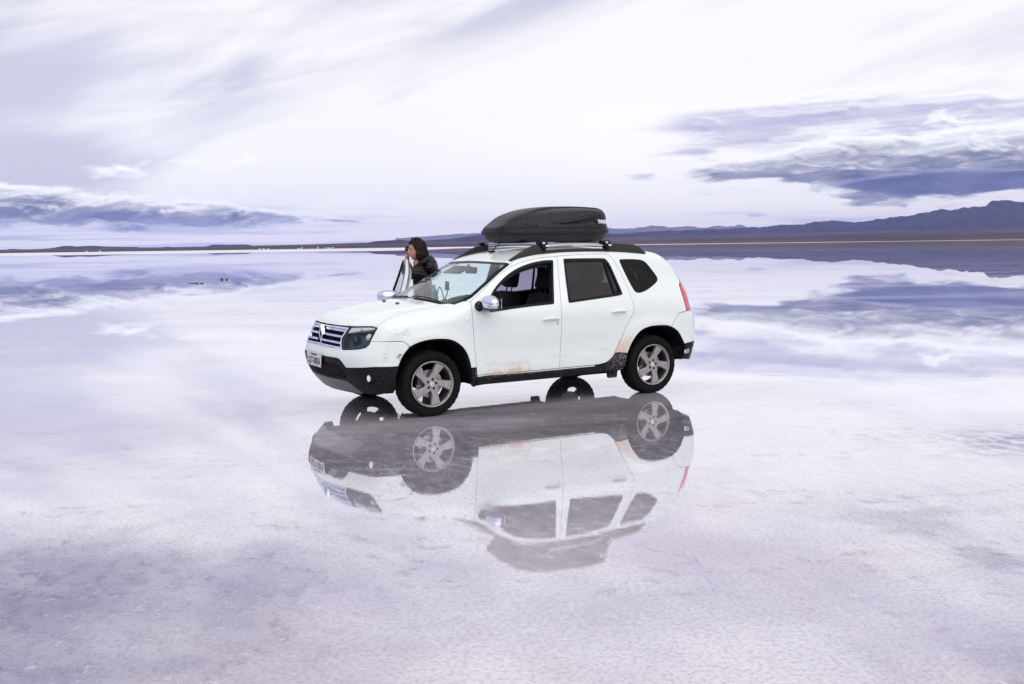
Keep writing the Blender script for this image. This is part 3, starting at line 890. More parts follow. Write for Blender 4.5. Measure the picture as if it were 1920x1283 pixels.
QWIN = S([(2.338, 1.435), (2.339, 1.470), (2.375, 1.472), (2.60, 1.468), (2.67, 1.452), (2.72, 1.415), (2.805, 1.293), (2.822, 1.255), (2.80, 1.215), (2.641, 1.137), (2.532, 1.105), (2.463, 1.108), (2.430, 1.150)])
FWIN, RWIN, QWIN = soften(FWIN, 2), soften(RWIN, 2), soften(QWIN, 2)
WS_SIDE = cr(T([(.30, .785), (.37, .815), (.494, .812), (.632, .775), (.794, .730), (.90, .705), (.99, .682)]), 5)
WS_BOT = cr(T([(.19, 0), (.205, .29), (.235, .59), (.30, .785)]), 6)
WS_TOP = cr(T([(.99, .682), (.955, .55), (.935, .41), (.92, .2), (.918, 0)]), 6)
ROOF_SIDE = cr(T([(.99, .682), (1.10, .650), (1.3, .625), (1.7, .615), (2.2, .612), (2.6, .605), (2.85, .585), (2.98, .56)]), 5)
ROOF_REAR = cr(T([(2.98, .56), (3.02, .3), (3.03, 0)]), 5)
HOOD_SIDE = cr(T([(-.535, .766), (-.39, .748), (-.268, .715), (.003, .680), (.15, .665), (.235, .655)]), 5)
HOOD_REAR = cr(T([(.235, .655), (.20, .59), (.165, .29), (.15, 0)]), 5)
HOOD_LIP = cr(Fr([(0, .882), (.25, .884), (.46, .888), (.62, .892), (.735, .896)]), 5)
HOOD_LIP = path(HOOD_LIP, HOOD_SIDE[:1])

PAINT = dict(thick=.016, gap=.0026)
# ---- roof, hood, windshield
panel('roof', both(path(WS_TOP[::-1], ROOF_SIDE, ROOF_REAR)), LONG, 'paint', car, **PAINT)
panel('roof_liner', both(path(WS_TOP[::-1], ROOF_SIDE, ROOF_REAR)), LONG, 'liner', car, off=-.035, gap=.02, thick=0, step=.06)
hood = panel('hood', both(path(HOOD_LIP, HOOD_SIDE, HOOD_REAR)), LONG, 'paint', car, **PAINT)
COWL = path(HOOD_REAR[::-1], T([(.27, .70)]), WS_BOT[::-1])
panel('cowl', both(COWL), LONG, 'trim_black', car, off=-.010, gap=.001, thick=.01)
WS = both(path(WS_BOT, WS_SIDE, WS_TOP))
WS_IN = LONG.lift(inset(resample(LONG.to2(WS), .02), .032))
ws = panel('windshield', WS, LONG, 'glass_screen', car, off=-.004, gap=.004, thick=0)
panel('black_band', WS, LONG, 'trim_black', ws, off=-.001, gap=.003, thick=.004, holes=[WS_IN], step=.04)
for y_, in ((-.05,), (.29,)):
    q = T([(-.09, y_)])[0]
    b = B(); b.box((q[0], q[1], q[2] + .006), (.035, .026, .014), bev=.004); b.make('washer_nozzle', 'plastic', hood)
for pts_ in ([(.235, .60), (.24, .40), (.235, .12), (.215, -.02)], [(.20, -.10), (.215, -.35), (.235, -.60)]):
    q = T(pts_); b = B(); b.tube([(a[0], a[1], a[2] + .012) for a in cr(q, 5)], .007, 6); b.make('wiper', 'trim_black', ws)
b = B(); q = T([(1.16, .0)])[0]
b.box((q[0], q[1], q[2] + .008), (.07, .05, .02), bev=.006); b.tube([(q[0], 0, q[2] + .01), (q[0] + .10, 0, q[2] + .10), (q[0] + .19, 0, q[2] + .155)], [.006, .004, .002], 6)
b.make('antenna', 'trim_black', car)

# ---- body sides, fenders, doors
REAR_EDGE = cr(path(ROOF_REAR[:1], R([(.625, 1.46), (.690, 1.33), (.735, 1.22)]), S([(3.110, 1.165)])), 5)
LAMP_FRONT = cr(S([(3.110, 1.165), (3.104, 1.06), (3.118, .96), (3.128, .885)]), 5)
BUMP_SEAM_R = cr(S([(3.128, .885), (3.016, .862), (2.954, .790), (2.895, .7255)]), 5)
i_ra = int(np.argmin(np.abs(R_ARCH[:, 0] - 2.895)))
SIDE_OUT = path(WS_SIDE, ROOF_SIDE, REAR_EDGE, LAMP_FRONT, BUMP_SEAM_R, R_ARCH[:i_ra][::-1], S([(2.302, .470), (2.20, .482), (2.142, .478)]),
                R_SEAM[::-1][1:], DOOR_TOP_R[::-1], DOOR_TOP_F[::-1])
SIDE_OUT = path(SIDE_OUT, T([(.385, .815)]))
FENDER = path(A_SEAM[A_SEAM[:, 2] > .45], T([(.385, .815)]), T([(.30, .785)]), T([(.27, .70)]), HOOD_SIDE[::-1],
              S([(-.515, .884), (-.545, .845), (-.595, .757)]), cr(S([(-.595, .757), (-.436, .756), (-.307, .748), (-.247, .695)]), 4), F_ARCH[16:], S([(.42, .447), (.470, .447)]))
HEAD = path(cr(Fr([(.500, .882), (.62, .888), (.735, .8935)]), 4), S([(-.520, .884), (-.55, .845), (-.600, .757)]), cr(Fr([(.800, .735), (.775, .700), (.70, .682), (.528, .667)]), 4), cr(Fr([(.528, .667), (.470, .76), (.500, .882)]), 5))
doors = {}
F_DOOR = path(A_SEAM, DOOR_TOP_F, B_SEAM, DOOR_BOT_F)
R_DOOR = path(B_SEAM[::-1], DOOR_TOP_R, R_SEAM, R_FOOT, DOOR_BOT_R)
OPEN = rad(73)
def solid_handle(x0, x1, z, side, parent):
    v = []; n = 14; m = 10
    hp = S([(x0 + (x1 - x0) * i / (n - 1), z + .014 * abs(math.sin(math.pi * i / (n - 1))) ** .8) for i in range(n)])
    for i in range(n):
        k = i / (n - 1); p = hp[i]
        bow = .012 + .026 * abs(math.sin(math.pi * k)) ** .6
        hz = .009 + .008 * (abs(math.sin(math.pi * k)) ** .5)
        for j in range(m):
            a = 2 * math.pi * j / m
            v.append((p[0], side * (p[1] + bow - .010 + .012 * math.cos(a)), p[2] + hz * math.sin(a)))
    f = [(i * m + j, i * m + (j + 1) % m, (i + 1) * m + (j + 1) % m, (i + 1) * m + j) for i in range(n - 1) for j in range(m)]
    f += [tuple(range(m)), tuple(reversed(range((n - 1) * m, n * m)))]
    B().add(v, f).make('door_handle', 'paint', parent)
    # dished recess behind the handle
    c = side_pt((x0 + x1) / 2, z); b = B(); ring = []
    for q in S([(c[0] + .055 * math.cos(.1 * math.pi * j), c[2] - .012 + .026 * math.sin(.1 * math.pi * j)) for j in range(20)]):
        ring.append((q[0], side * (q[1] + .0012), q[2]))
    b.add(ring + [(c[0], side * (c[1] + .0012), c[2] - .012)], [(i, (i + 1) % 20, 20) for i in range(20)])
    b.make('handle_recess', 'paint', parent)
def door(name, outline, win, side, label, pane_mat, inner):
    d = panel(name, outline, LONG, 'paint', car, side, holes=[win], **PAINT)
    if label: d['label'] = label
    win_in = LONG.lift(inset(resample(LONG.to2(win), .014), .024))
    panel('window_trim', win, LONG, 'trim_black', d, side, off=.004, gap=.0, thick=.03, holes=[win_in], step=.03)
    if pane_mat: panel('window_pane', win_in, LONG, pane_mat, d, side, off=-.010, gap=-.004, thick=0, step=.05)
    panel('door_frame', outline, LONG, inner, d, side, off=-.055, gap=.010, thick=0, holes=[win_in], step=.06)
    return d, win_in
for side in (1, -1):
    sd = 'left' if side > 0 else 'right'
    panel('body_side', SIDE_OUT, LONG, 'paint', car, side, holes=[QWIN], **PAINT)
    panel('pillar_trim', SIDE_OUT, LONG, 'fabric', car, side, off=-.04, gap=.012, thick=0, holes=[QWIN], step=.06)
    panel('quarter_window', QWIN, LONG, 'glass_tint', car, side, off=.001, gap=.001, thick=.006)
    f_ = panel('fender', FENDER, LONG, 'paint', car, side, **PAINT)
    q = side_pt(.385, .925); b = B(); b.ell((q[0], side * (q[1] + .001), q[2]), (.026, .006, .014), 16, 8); b.make('side_indicator', 'lamp_white', f_)
    fd, fwin_in = door('front_door', F_DOOR, FWIN, side, 'open far door' if side < 0 else 'near front door with its window down',
                       'glass_side' if side < 0 else None, 'paint' if side < 0 else 'fabric')
    if side > 0:   # window wound down: only the upper edge of the pane stands above the sill
        lowp = S([(1.03, 1.018), (1.388, 1.022), (1.392, 1.052), (1.25, 1.047), (1.12, 1.035)])
        panel('window_pane', lowp, LONG, 'glass_side', fd, side, off=-.012, gap=0, thick=.004, step=.03)
    LOWER = path(S([(.52, .45), (.50, .97), (1.0, .99), (1.42, 1.0), (1.42, .45)]))
    panel('door_trim', LOWER, LONG, 'fabric', fd, side, off=-.075, gap=0, thick=-.02 if False else .0, step=.08)
    solid_handle(1.245, 1.440, .878, side, fd)
    q = side_pt(1.424, .833); b = B(); b.lathe_y([(-.002, .013), (.004, .012), (.004, .009), (.001, .008), (.001, .0005)], 18, (q[0], q[1], q[2]))
    if side < 0: b.v = [(a, -c_, e) for a, c_, e in b.v]
    b.make('keyhole', 'satin_silver', fd)
    # mirror on a round foot
    q = side_pt(.52, 1.045)
    b = B(); b.ell((q[0], side * (q[1] + .008), q[2]), (.045, .035, .052), 18, 10)
    b.tube([(q[0], side * (q[1] + .01), q[2]), (q[0] + .05, side * (q[1] + .07), q[2] - .005)], [.030, .026], 12)
    b.make('mirror_foot', 'plastic', fd)
    mc = (.592, q[1] + .125, 1.072)
    def hous(p, lo=-1.0):
        x_, y_, z_ = p
        x_ = x_ * (1.0 if x_ < 0 else .62)
        sx_ = 1 - .10 * y_
        return (x_, math.copysign(abs(y_) ** .82, y_), math.copysign(abs(z_) ** .82, z_) * sx_)
    b = B(); b.ell((mc[0] + .022, side * mc[1], mc[2]), (.078, .112, .076), 28, 18, hous); b.make('mirror_housing', 'plastic', fd)
    # chrome cap: the forward upper part of the same form, a little proud of it
    capv = B(); capv.ell((mc[0], side * mc[1], mc[2] + .004), (.082, .117, .074), 36, 24, hous)
    keep = [f for f in capv.f if np.mean([capv.v[i][0] for i in f]) < mc[0] + .030 and np.mean([capv.v[i][2] for i in f]) > mc[2] - .040]
    capv.f = keep; cp = mesh('mirror_cap', capv.v, keep, 'chrome', fd, True, True)
    so = cp.modifiers.new('solid', 'SOLIDIFY'); so.thickness = .004; so.offset = 1
    b = B(); b.box((mc[0] + .068, side * mc[1], mc[2]), (.006, .17, .095), bev=.002); b.make('mirror_glass', 'chrome', fd)
    if side < 0:
        h = Vector((.452, .872, 0))      # hinge, blender coordinates
        rot = Matrix.Rotation(OPEN, 4, 'Z')
        fd.matrix_local = Matrix.Translation(h) @ rot @ Matrix.Translation(-h)
    rd, rwin_in = door('rear_door', R_DOOR, RWIN, side, None, 'glass_tint' if side > 0 else 'glass_tint_bright', 'fabric')
    bar = S([(2.128, 1.475), (2.150, 1.472), (2.200, 1.090), (2.172, 1.086)])
    panel('window_divider', bar, LONG, 'trim_black', rd, side, off=.003, gap=0, thick=.01, step=.03)
    solid_handle(2.100, 2.290, .918, side, rd)
    # sill, arch liners
    SILL = path(S([(.478, .352), (1.0, .352), (1.95, .356), (2.045, .376), (2.108, .424), (2.142, .470), (2.20, .475), (2.298, .462), (2.285, .36), (2.255, .305), (2.18, .283), (1.3, .270), (.478, .262)]))
    panel('sill', SILL, LONG, 'plastic', car, side, off=.004, gap=.001, thick=.05)
    STRIP = path(S([(.485, .362), (1.0, .360), (1.90, .364), (1.90, .350), (1.0, .347), (.485, .349)]))
    panel('sill_strip', STRIP, LONG, 'paint', car, side, off=.001, gap=.001, thick=.02, step=.04)
    FLAP = path(S([(.412, .445), (.470, .445), (.470, .262), (.445, .250), (.418, .30)]))
    panel('arch_flap', FLAP, LONG, 'plastic', car, side, off=.002, gap=.001, thick=.05, step=.03)
    for arch, cx_ in ((path(F_ARCH, S([(.420, .33)])), 0.0), (path(S([(2.285, .35)]), R_ARCH, S([(3.06, .38)])), 2.673)):
        v, f = [], []; m = len(arch)
        ins = [0, .012, .012, .10, .28, .40]; scl = [.999, .999, .965, .955, .955, .955]
        for k, (di, sc) in enumerate(zip(ins, scl)):
            for p_ in arch:
                y_ = p_[1] - .004 - di
                v.append((cx_ + (p_[0] - cx_) * sc, side * y_, .33 + (p_[2] - .33) * sc))
        for k in range(len(ins) - 1):
            f += [(k * m + i, k * m + i + 1, (k + 1) * m + i + 1, (k + 1) * m + i) for i in range(m - 1)]
        o_ = (len(ins) - 1) * m
        f.append(tuple(o_ + i for i in range(m)))
        B().add(v, f).make('wheel_well', 'well', car)
    b = B(); b.box((2.175, side * .80, .245), (.10, .05, .085), bev=.006, taper=(1.25, 1)); b.make('jack_point', 'plastic', car)

# ---- rear end
LAMP_IN = R([(.700, .885), (.705, 1.0), (.715, 1.165)])
for side in (1, -1):
    tl = panel('tail_light', path(LAMP_FRONT[::-1], LAMP_IN[::-1]), REAR, 'lamp_red', car, side, off=.004, gap=.002, thick=.03, step=.03)
TG = both(path(R([(0, 1.50), (.3, 1.495)]), ROOF_REAR[:1] + np.array([.012, 0, -.02]), R([(.625, 1.46), (.690, 1.33), (.715, 1.165), (.705, 1.0), (.700, .885), (.66, .80), (.60, .66), (0, .645)])))
RW = soften(both(R([(0, 1.43), (.50, 1.42), (.56, 1.36), (.60, 1.12), (.56, 1.09), (0, 1.08)])), 2)
tg = panel('tailgate', TG, REAR, 'paint', car, holes=[RW], **PAINT)
panel('rear_window', RW, REAR, 'glass_tint', tg, off=.001, gap=.001, thick=.005)
panel('spoiler_strip', both(path(ROOF_REAR[::-1], R([(.3, 1.497), (0, 1.502)]))), REAR, 'paint', car, gap=.002, thick=.01)
RB_TOP = path(BUMP_SEAM_R[::-1], R([(.700, .883), (.66, .798), (.60, .655), (0, .64)]))
RB_MID = cr(path(S([(3.092, .524), (3.16, .530)]), R([(.80, .540), (.6, .545), (0, .545)])), 4)
rb = panel('rear_bumper', both(path(RB_TOP[::-1], R_ARCH[i_ra:], RB_MID)), REAR, 'paint', car, **PAINT)
RB_LOW = path(S([(3.092, .522)]), S([(3.075, .40), (3.03, .350)]), cr(path(S([(3.03, .350), (3.14, .345)]), R([(.6, .335), (0, .33)])), 4))
rbt = panel('rear_bumper_trim', both(path(RB_MID[::-1], RB_LOW)), REAR, 'plastic', car, off=.003, gap=.001, thick=.04)
for i, ch in enumerate('ROAD'):
    q = S([(3.100 + i * .040, .432 + i * .006)])[0] if i < 2 else R([(.845 - (i - 2) * .04, .445 + (i - 2) * .004)])[0]
    n = grad(q[None])[0]
    n_b = Vector((n[0], -n[1], n[2])); upv = Vector((0, 0, 1)); ex = upv.cross(n_b).normalized(); ey = n_b.cross(ex)
    mtx = Matrix(((ex.x, ey.x, n_b.x, q[0] + n[0] * .006), (ex.y, ey.y, n_b.y, -(q[1] + n[1] * .006)), (ex.z, ey.z, n_b.z, q[2] + n[2] * .006), (0, 0, 0, 1)))
    text_mesh('letter', ch, .062, 'letter_white', rbt, mtx, .001, .001)

# ---- front end
for side in (1, -1):
    hl = panel('headlight', HEAD, FRONT, 'glass_lamp', car, side, off=.002, gap=.003, thick=.004, step=.03)
    panel('lamp_housing', HEAD, FRONT, 'lamp_inner', hl, side, off=-.055, gap=.006, thick=0, step=.04)
    rim_ = FRONT.lift(inset(resample(FRONT.to2(HEAD), .02), .010))
    panel('lamp_rim', HEAD, FRONT, 'lamp_inner', hl, side, off=-.004, gap=.003, thick=.05, holes=[rim_], step=.03)
    TOPB = path(cr(Fr([(.510, .876), (.62, .882), (.735, .888)]), 4), S([(-.527, .878)]), cr(Fr([(.79, .868), (.70, .852), (.60, .836), (.495, .818)]), 4))
    panel('daylight_strip', TOPB, FRONT, 'reflector', hl, side, off=-.006, gap=.004, thick=.03, step=.03)
    q = Fr([(.655, .862)])[0]; b = B(); b.ell((q[0] - .002, side * q[1], q[2]), (.012, .015, .011), 12, 8); b.make('indicator_bulb', 'lamp_amber', hl)
    for (yy, zz), rr, mt in (((.745, .785), .040, 'reflector'), ((.60, .755), .055, 'lamp_inner')):
        q = Fr([(yy, zz)])[0]; b = B()
        b.ell((q[0] + .045, side * (q[1] - .012), q[2]), (.030, rr, rr), 20, 12); b.make('projector', mt, hl)
        if mt == 'reflector':
            b = B(); b.ell((q[0] + .022, side * (q[1] - .008), q[2]), (.016, .022, .024), 16, 10); b.make('bulb', 'lamp_white', hl)
GR_R = cr(Fr([(.490, .872), (.478, .82), (.462, .76), (.515, .674)]), 5)
GR_OUT = both(path(Fr([(0, .876), (.25, .876)]), GR_R, Fr([(.25, .682), (0, .688)])))
GR_IN = FRONT.lift(inset(resample(FRONT.to2(GR_OUT), .02), .017))
gr = panel('grille', GR_OUT, FRONT, 'chrome', car, off=.006, gap=.001, thick=.03, holes=[GR_IN], step=.02)
panel('grille_backing', GR_OUT, FRONT, 'dark_in', gr, off=-.045, gap=.002, thick=0, step=.04)
def front_bar(zf, y0, y1, h, off, depth, name, material, parent, n=26):
    v, f = [], []
    ys = np.linspace(y0, y1, n)
    for y_, p in zip(ys, Fr([(q, zf(q)) for q in ys])):
        zc = zf(y_)
        for dx_, dz_ in ((-off, -h * .32), (-off - .004, 0), (-off, h * .5), (depth - off, h * .5), (depth - off, -h * .5), (-off + .006, -h * .5)):
            v.append((p[0] + dx_, y_, zc + dz_))
    m = 6
    f += [(i * m + j, i * m + (j + 1) % m, (i + 1) * m + (j + 1) % m, (i + 1) * m + j) for i in range(n - 1) for j in range(m)]
    f += [tuple(range(m)), tuple(reversed(range((n - 1) * m, n * m)))]
    return B().add(v, f).make(name, material, parent, angle=25)
for zz, yy in ((.846, .475), (.791, .455), (.733, .470)):
    for sgn in (1, -1):
        front_bar(lambda y_, zz=zz: zz - .008 * (abs(y_) / .45) ** 2, sgn * .055, sgn * yy, .026, .000, .03, 'grille_bar', 'chrome', gr)
for k in range(11):
    y_ = -.42 + k * .084
    if abs(y_) < .06: continue
    v = []
    b = B()
    v = [(p[0] + .022, p[1], p[2]) for p in Fr([(y_, zz) for zz in np.linspace(.69, .87, 8)])]
    b.tube(v, .006, 6); b.make('grille_rib', 'trim_black', gr)
# diamond emblem: two nested outlines bent over the nose of the grille
b = B(); q = Fr([(0, .785)])[0]
out_d = [(0, .092), (.052, .0), (0, -.092), (-.052, 0)]; in_d = [(0, .060), (.030, 0), (0, -.060), (-.030, 0)]
ev, ef = [], []
for k in range(4):
    a0, a1, c0, c1 = out_d[k], out_d[(k + 1) % 4], in_d[k], in_d[(k + 1) % 4]
    mid0 = ((a0[0] + c0[0]) / 2, (a0[1] + c0[1]) / 2); mid1 = ((a1[0] + c1[0]) / 2, (a1[1] + c1[1]) / 2)
    o = len(ev)
    for (yy, zz), dx_ in ((a0, -.012), (a1, -.012), (mid0, -.020), (mid1, -.020), (c0, -.014), (c1, -.014), (c0, .01), (c1, .01), (a0, .02), (a1, .02)):
        ev.append((q[0] + dx_, yy, q[2] + zz + 0.0))
    ef += [(o, o + 1, o + 3, o + 2), (o + 2, o + 3, o + 5, o + 4), (o + 4, o + 5, o + 7, o + 6), (o + 1, o, o + 8, o + 9)]
B().add(ev, ef).make('emblem', 'chrome', gr, angle=20)
B().add([(q[0] - .008, yy * 1.05, q[2] + zz * 1.05) for yy, zz in in_d] , [(0, 1, 2, 3)]).make('emblem_backing', 'dark_in', gr)

BF = cr(S([(-.247, .695), (-.307, .748), (-.436, .756), (-.595, .757)]), 4)
BUMP_TOP = path(BF, cr(Fr([(.800, .735), (.775, .700), (.70, .682), (.528, .667)]), 4), Fr([(.515, .674), (.25, .682), (0, .688)]))
BUMP_MID = path(S([(-.362, .518), (-.48, .518), (-.589, .520)]), cr(Fr([(.80, .515), (.70, .507), (.585, .500)]), 4), cr(Fr([(.585, .500), (.545, .548), (.50, .580), (.44, .588)]), 4), Fr([(.30, .588), (0, .590)]))
fb = panel('front_bumper', both(path(BUMP_TOP[::-1], F_ARCH[5:16][::-1], BUMP_MID)), FRONT, 'paint', car, **PAINT)
LOW_C = path(Fr([(0, .535), (.42, .532), (.50, .515), (.54, .47), (.555, .42), (.53, .392), (.40, .386), (0, .384)]))
BUMP_BOT = path(S([(-.385, .43), (-.385, .300), (-.40, .262), (-.497, .256)]), cr(Fr([(.80, .250), (.70, .243), (.60, .243)]), 4), cr(Fr([(.60, .243), (.565, .30), (.53, .365)]), 4), Fr([(.40, .374), (0, .372)]))
LC = both(LOW_C)
fbt = panel('front_bumper_trim', both(path(BUMP_MID[::-1], BUMP_BOT)), FRONT, 'plastic', car, off=.004, gap=.001, thick=.03, holes=[LC])
panel('lower_backing', LC, FRONT, 'dark_in', fbt, off=-.05, gap=-.004, thick=0, step=.05)
# honeycomb of the lower intake
b = B()
for r_ in range(6):
    zz = .398 + r_ * .024
    ys = [(-.54 + .026 * k) for k in range(43)]
    pl = [(y_, zz + (.006 if (k + r_) % 2 else -.006)) for k, y_ in enumerate(ys) if abs(y_) < .545]
    q = Fr(pl); b.tube([(p_[0] + .012, p_[1], p_[2]) for p_ in q], .0035, 4)
    if r_ < 5:
        for k, (y_, z_) in enumerate(pl):
            if (k + r_) % 2:
                b.tube([(q[k][0] + .012, y_, z_), (q[k][0] + .013, y_, zz + .018)], .0035, 4)
lg = b.make('lower_grille', 'rail_black', fbt); tag(lg, kind='stuff')
SK = both(path(Fr([(0, .370), (.40, .372), (.528, .363)]), cr(Fr([(.528, .363), (.565, .30), (.598, .241)]), 4), Fr([(.50, .232), (0, .225)])))
panel('skid_plate', SK, FRONT, 'skid', car, off=.008, gap=.002, thick=.03)
for side in (1, -1):
    q = S([(-.600, .414)])[0]; n = grad(q[None])[0]
    n_ = Vector(n); ex = Vector((0, 0, 1)).cross(n_).normalized(); ey = n_.cross(ex)
    b = B(); nn = 28; prof = [(.066, .004), (.060, .012), (.054, .008), (.048, -.020), (.0005, -.022)]
    v, f = [], []
    for r_, h_ in prof:
        for k in range(nn):
            a = 2 * math.pi * k / nn; p_ = Vector(q) + ex * (r_ * 1.12 * math.cos(a)) + ey * (r_ * math.sin(a)) + n_ * (h_ + .006)
            v.append((p_.x, side * p_.y, p_.z))
    f = [(j * nn + i, j * nn + (i + 1) % nn, (j + 1) * nn + (i + 1) % nn, (j + 1) * nn + i) for j in range(len(prof) - 1) for i in range(nn)]
    fr_ = B().add(v, f).make('fog_recess', 'trim_black', fbt)
    p_ = Vector(q) + ex * .022 + n_ * .004
    b = B(); b.ell((p_.x, side * p_.y, p_.z), (.020, .020, .036), 16, 10); b.make('fog_lamp', 'lamp_white', fbt)
# number plate
q = Fr([(0, .54)])[0]
pl_tilt = rad(4)
pm = Matrix.Translation((q[0] - .020, 0, .5425)) @ Matrix.Rotation(pl_tilt, 4, 'Y') @ Matrix(((0, 0, -1, 0), (-1, 0, 0, 0), (0, 1, 0, 0), (0, 0, 0, 1)))
b = B(); b.box((0, 0, 0), (.42, .135, .006), bev=.002)
lp = mesh('license_plate', [pm @ Vector(p_) for p_ in b.v], b.f, 'plate_white', car, False)
text_mesh('plate_number', 'LQT-8056', .088, 'ink', lp, pm @ Matrix.Translation((0, -.016, .0035)), .0008, .0022, 1.0, 1.02)
b = B(); rr = random.Random(3); xx = -.075
while xx < .075:
    w_ = rr.uniform(.004, .010); b.box((xx + w_ / 2, .046, .0036), (w_, rr.uniform(.012, .019), .0012)); xx += w_ + .004
mesh('plate_caption', [pm @ Vector(p_) for p_ in b.v], b.f, 'ink', lp, False)
for xx, yy in ((-.1, -.058), (.1, -.058), (-.1, .056), (.1, .056)):
    b = B(); b.box((xx, yy, .004), (.010, .010, .004)); mesh('plate_screw', [pm @ Vector(p_) for p_ in b.v], b.f, 'ink', lp, False)
b = B(); b.box((q[0] + .004, 0, .5425), (.030, .30, .09)); b.make('plate_bracket', 'plastic', car)

# ---- underbody
b = B(); b.box((1.33, 0, .30), (3.7, 1.10, .10), bev=.02); b.box((1.36, 0, .30), (1.75, 1.64, .09), bev=.02)
b.box((-.25, 0, .27), (.7, .8, .08), bev=.02); b.tube([(.4, -.1, .235), (1.5, -.12, .225), (2.9, -.3, .25)], .035, 10)
b.box((3.15, 0, .36), (.35, 1.1, .12), bev=.02)
b.make('underbody', 'well', car)
for x_ in (0.0, 2.673):
    b = B(); b.tube([(x_, -.70, .30), (x_, .70, .30)], .032, 10); b.make('axle', 'well', car)

# ---- wheels
TR, HUB = .322, .316
def tyre():
    b = B()
    prof = [(-.070, .212), (-.092, .222), (-.103, .245), (-.107, .270), (-.104, .292), (-.096, .308), (-.084, .317)]
    for y_ in (-.055, -.020, .020, .055):
        prof += [(y_ - .006, .3215), (y_ - .004, .314), (y_ + .004, .314), (y_ + .006, .3215)]
    prof += [(.084, .317), (.096, .308), (.104, .292), (.1075, .270), (.104, .248), (.095, .230), (.091, .226), (.088, .218), (.070, .212)]
    b.lathe_y(prof, 96)
    # tread sipes: notch alternate shoulder segments; contact patch flattened
    n = 96; v = []
    for i, (x_, y_, z_) in enumerate(b.v):
        r = math.hypot(x_, z_); k = i % n
        if r > .304 and abs(y_) > .060 and k % 3 == 0: x_, z_ = x_ * .985, z_ * .985
        if z_ < -HUB + .001: 
            z_ = -HUB + .001; 
        v.append((x_, y_ * (1.0 + .05 * max(0, (-z_ - .25) / .07)), z_))
    b.v = v
    return b
def rim():
    b = B(); b.lathe_y([(.098, .216), (.104, .222), (.108, .224), (.110, .219), (.104, .210), (.092, .205), (.080, .203)], 80)
    return b
def barrel():
    b = B(); b.lathe_y([(.080, .203), (.050, .197), (-.040, .193), (-.085, .205), (-.095, .216)], 64)
    return b
SPK = [(.030, -.030), (.084, -.016), (.135, -.028), (.180, -.046), (.205, -.050), (.205, .048), (.180, .045), (.125, .046), (.072, .050), (.030, .048)]
def spoke(a):
    c, s_ = math.cos(a), math.sin(a); v = []; f = []
    top = lambda r: .096 - .018 * max(0, 1 - r / .19) + .006
    n = len(SPK)
    for lvl in (0, 1, 2):
        for (u_, w_) in SPK:
            r = math.hypot(u_, w_); cx_, cw_ = .12, .022
            if lvl == 0: uu, ww, yy = u_ + (cx_ - u_) * .06, w_ + (cw_ - w_) * .16, top(r)
            elif lvl == 1: uu, ww, yy = u_, w_, top(r) - .007
            else: uu, ww, yy = u_, w_, top(r) - .034
            v.append((uu * c - ww * s_, yy, uu * s_ + ww * c))
    f.append(tuple(range(n)))
    for l in (0, 1):
        f += [(l * n + i, l * n + (i + 1) % n, (l + 1) * n + (i + 1) % n, (l + 1) * n + i) for i in range(n)]
    return B().add(v, f)
def wheel_parts(root):
    tyre().make('tyre', 'tyre', root, angle=50)
    rim().make('rim', 'alloy', root, angle=45)
    barrel().make('barrel', 'alloy_dark', root, angle=45)
    for k in range(5):
        spoke(rad(64.5 + 72 * k)).make('spoke', 'alloy', root, angle=30)
    b = B(); b.lathe_y([(.060, .074), (.086, .072), (.091, .066), (.090, .060), (.090, .024), (.093, .022), (.094, .0005)], 40); b.make('hub', 'alloy', root)
    for k in range(5):
        a = rad(8 + 72 * k); b = B()
        b.lathe_y([(.088, .0125), (.0925, .0120), (.0915, .0100), (.0905, .0005)], 14, (.048 * math.cos(a), 0, .048 * math.sin(a)))
        b.make('lug_hole', 'dark_in', root)
    b = B(); b.lathe_y([(.094, .020), (.0965, .018), (.0965, .0005)], 24); b.make('center_cap', 'letter_white', root)
    b = B(); b.add([(0, .0975, .012), (.007, .0975, 0), (0, .0975, -.012), (-.007, .0975, 0)], [(0, 1, 2, 3)]); b.make('cap_emblem', 'ink', root)
    b = B(); b.lathe_y([(.020, .05), (.035, .052), (.036, .135), (.016, .135), (.015, .05)], 48); b.make('brake_disc', 'disc', root)
    b = B(); b.box((-.10, .03, .06), (.08, .07, .13), bev=.01); b.make('brake_caliper', 'alloy_dark', root)
first = empty('wheel', (0, -.776, HUB), 0, car)
wheel_parts(first)
for x_, y_, rz_ in ((2.673, -.776, 0), (0, .776, math.pi), (2.673, .776, math.pi)):
    wq = first.copy(); COL.objects.link(wq); wq.parent = car; wq.location = (x_, y_, HUB); wq.rotation_euler = (0, rad(30) * 0, rz_)
    for ch in first.children:
        c2 = ch.copy(); COL.objects.link(c2); c2.parent = wq

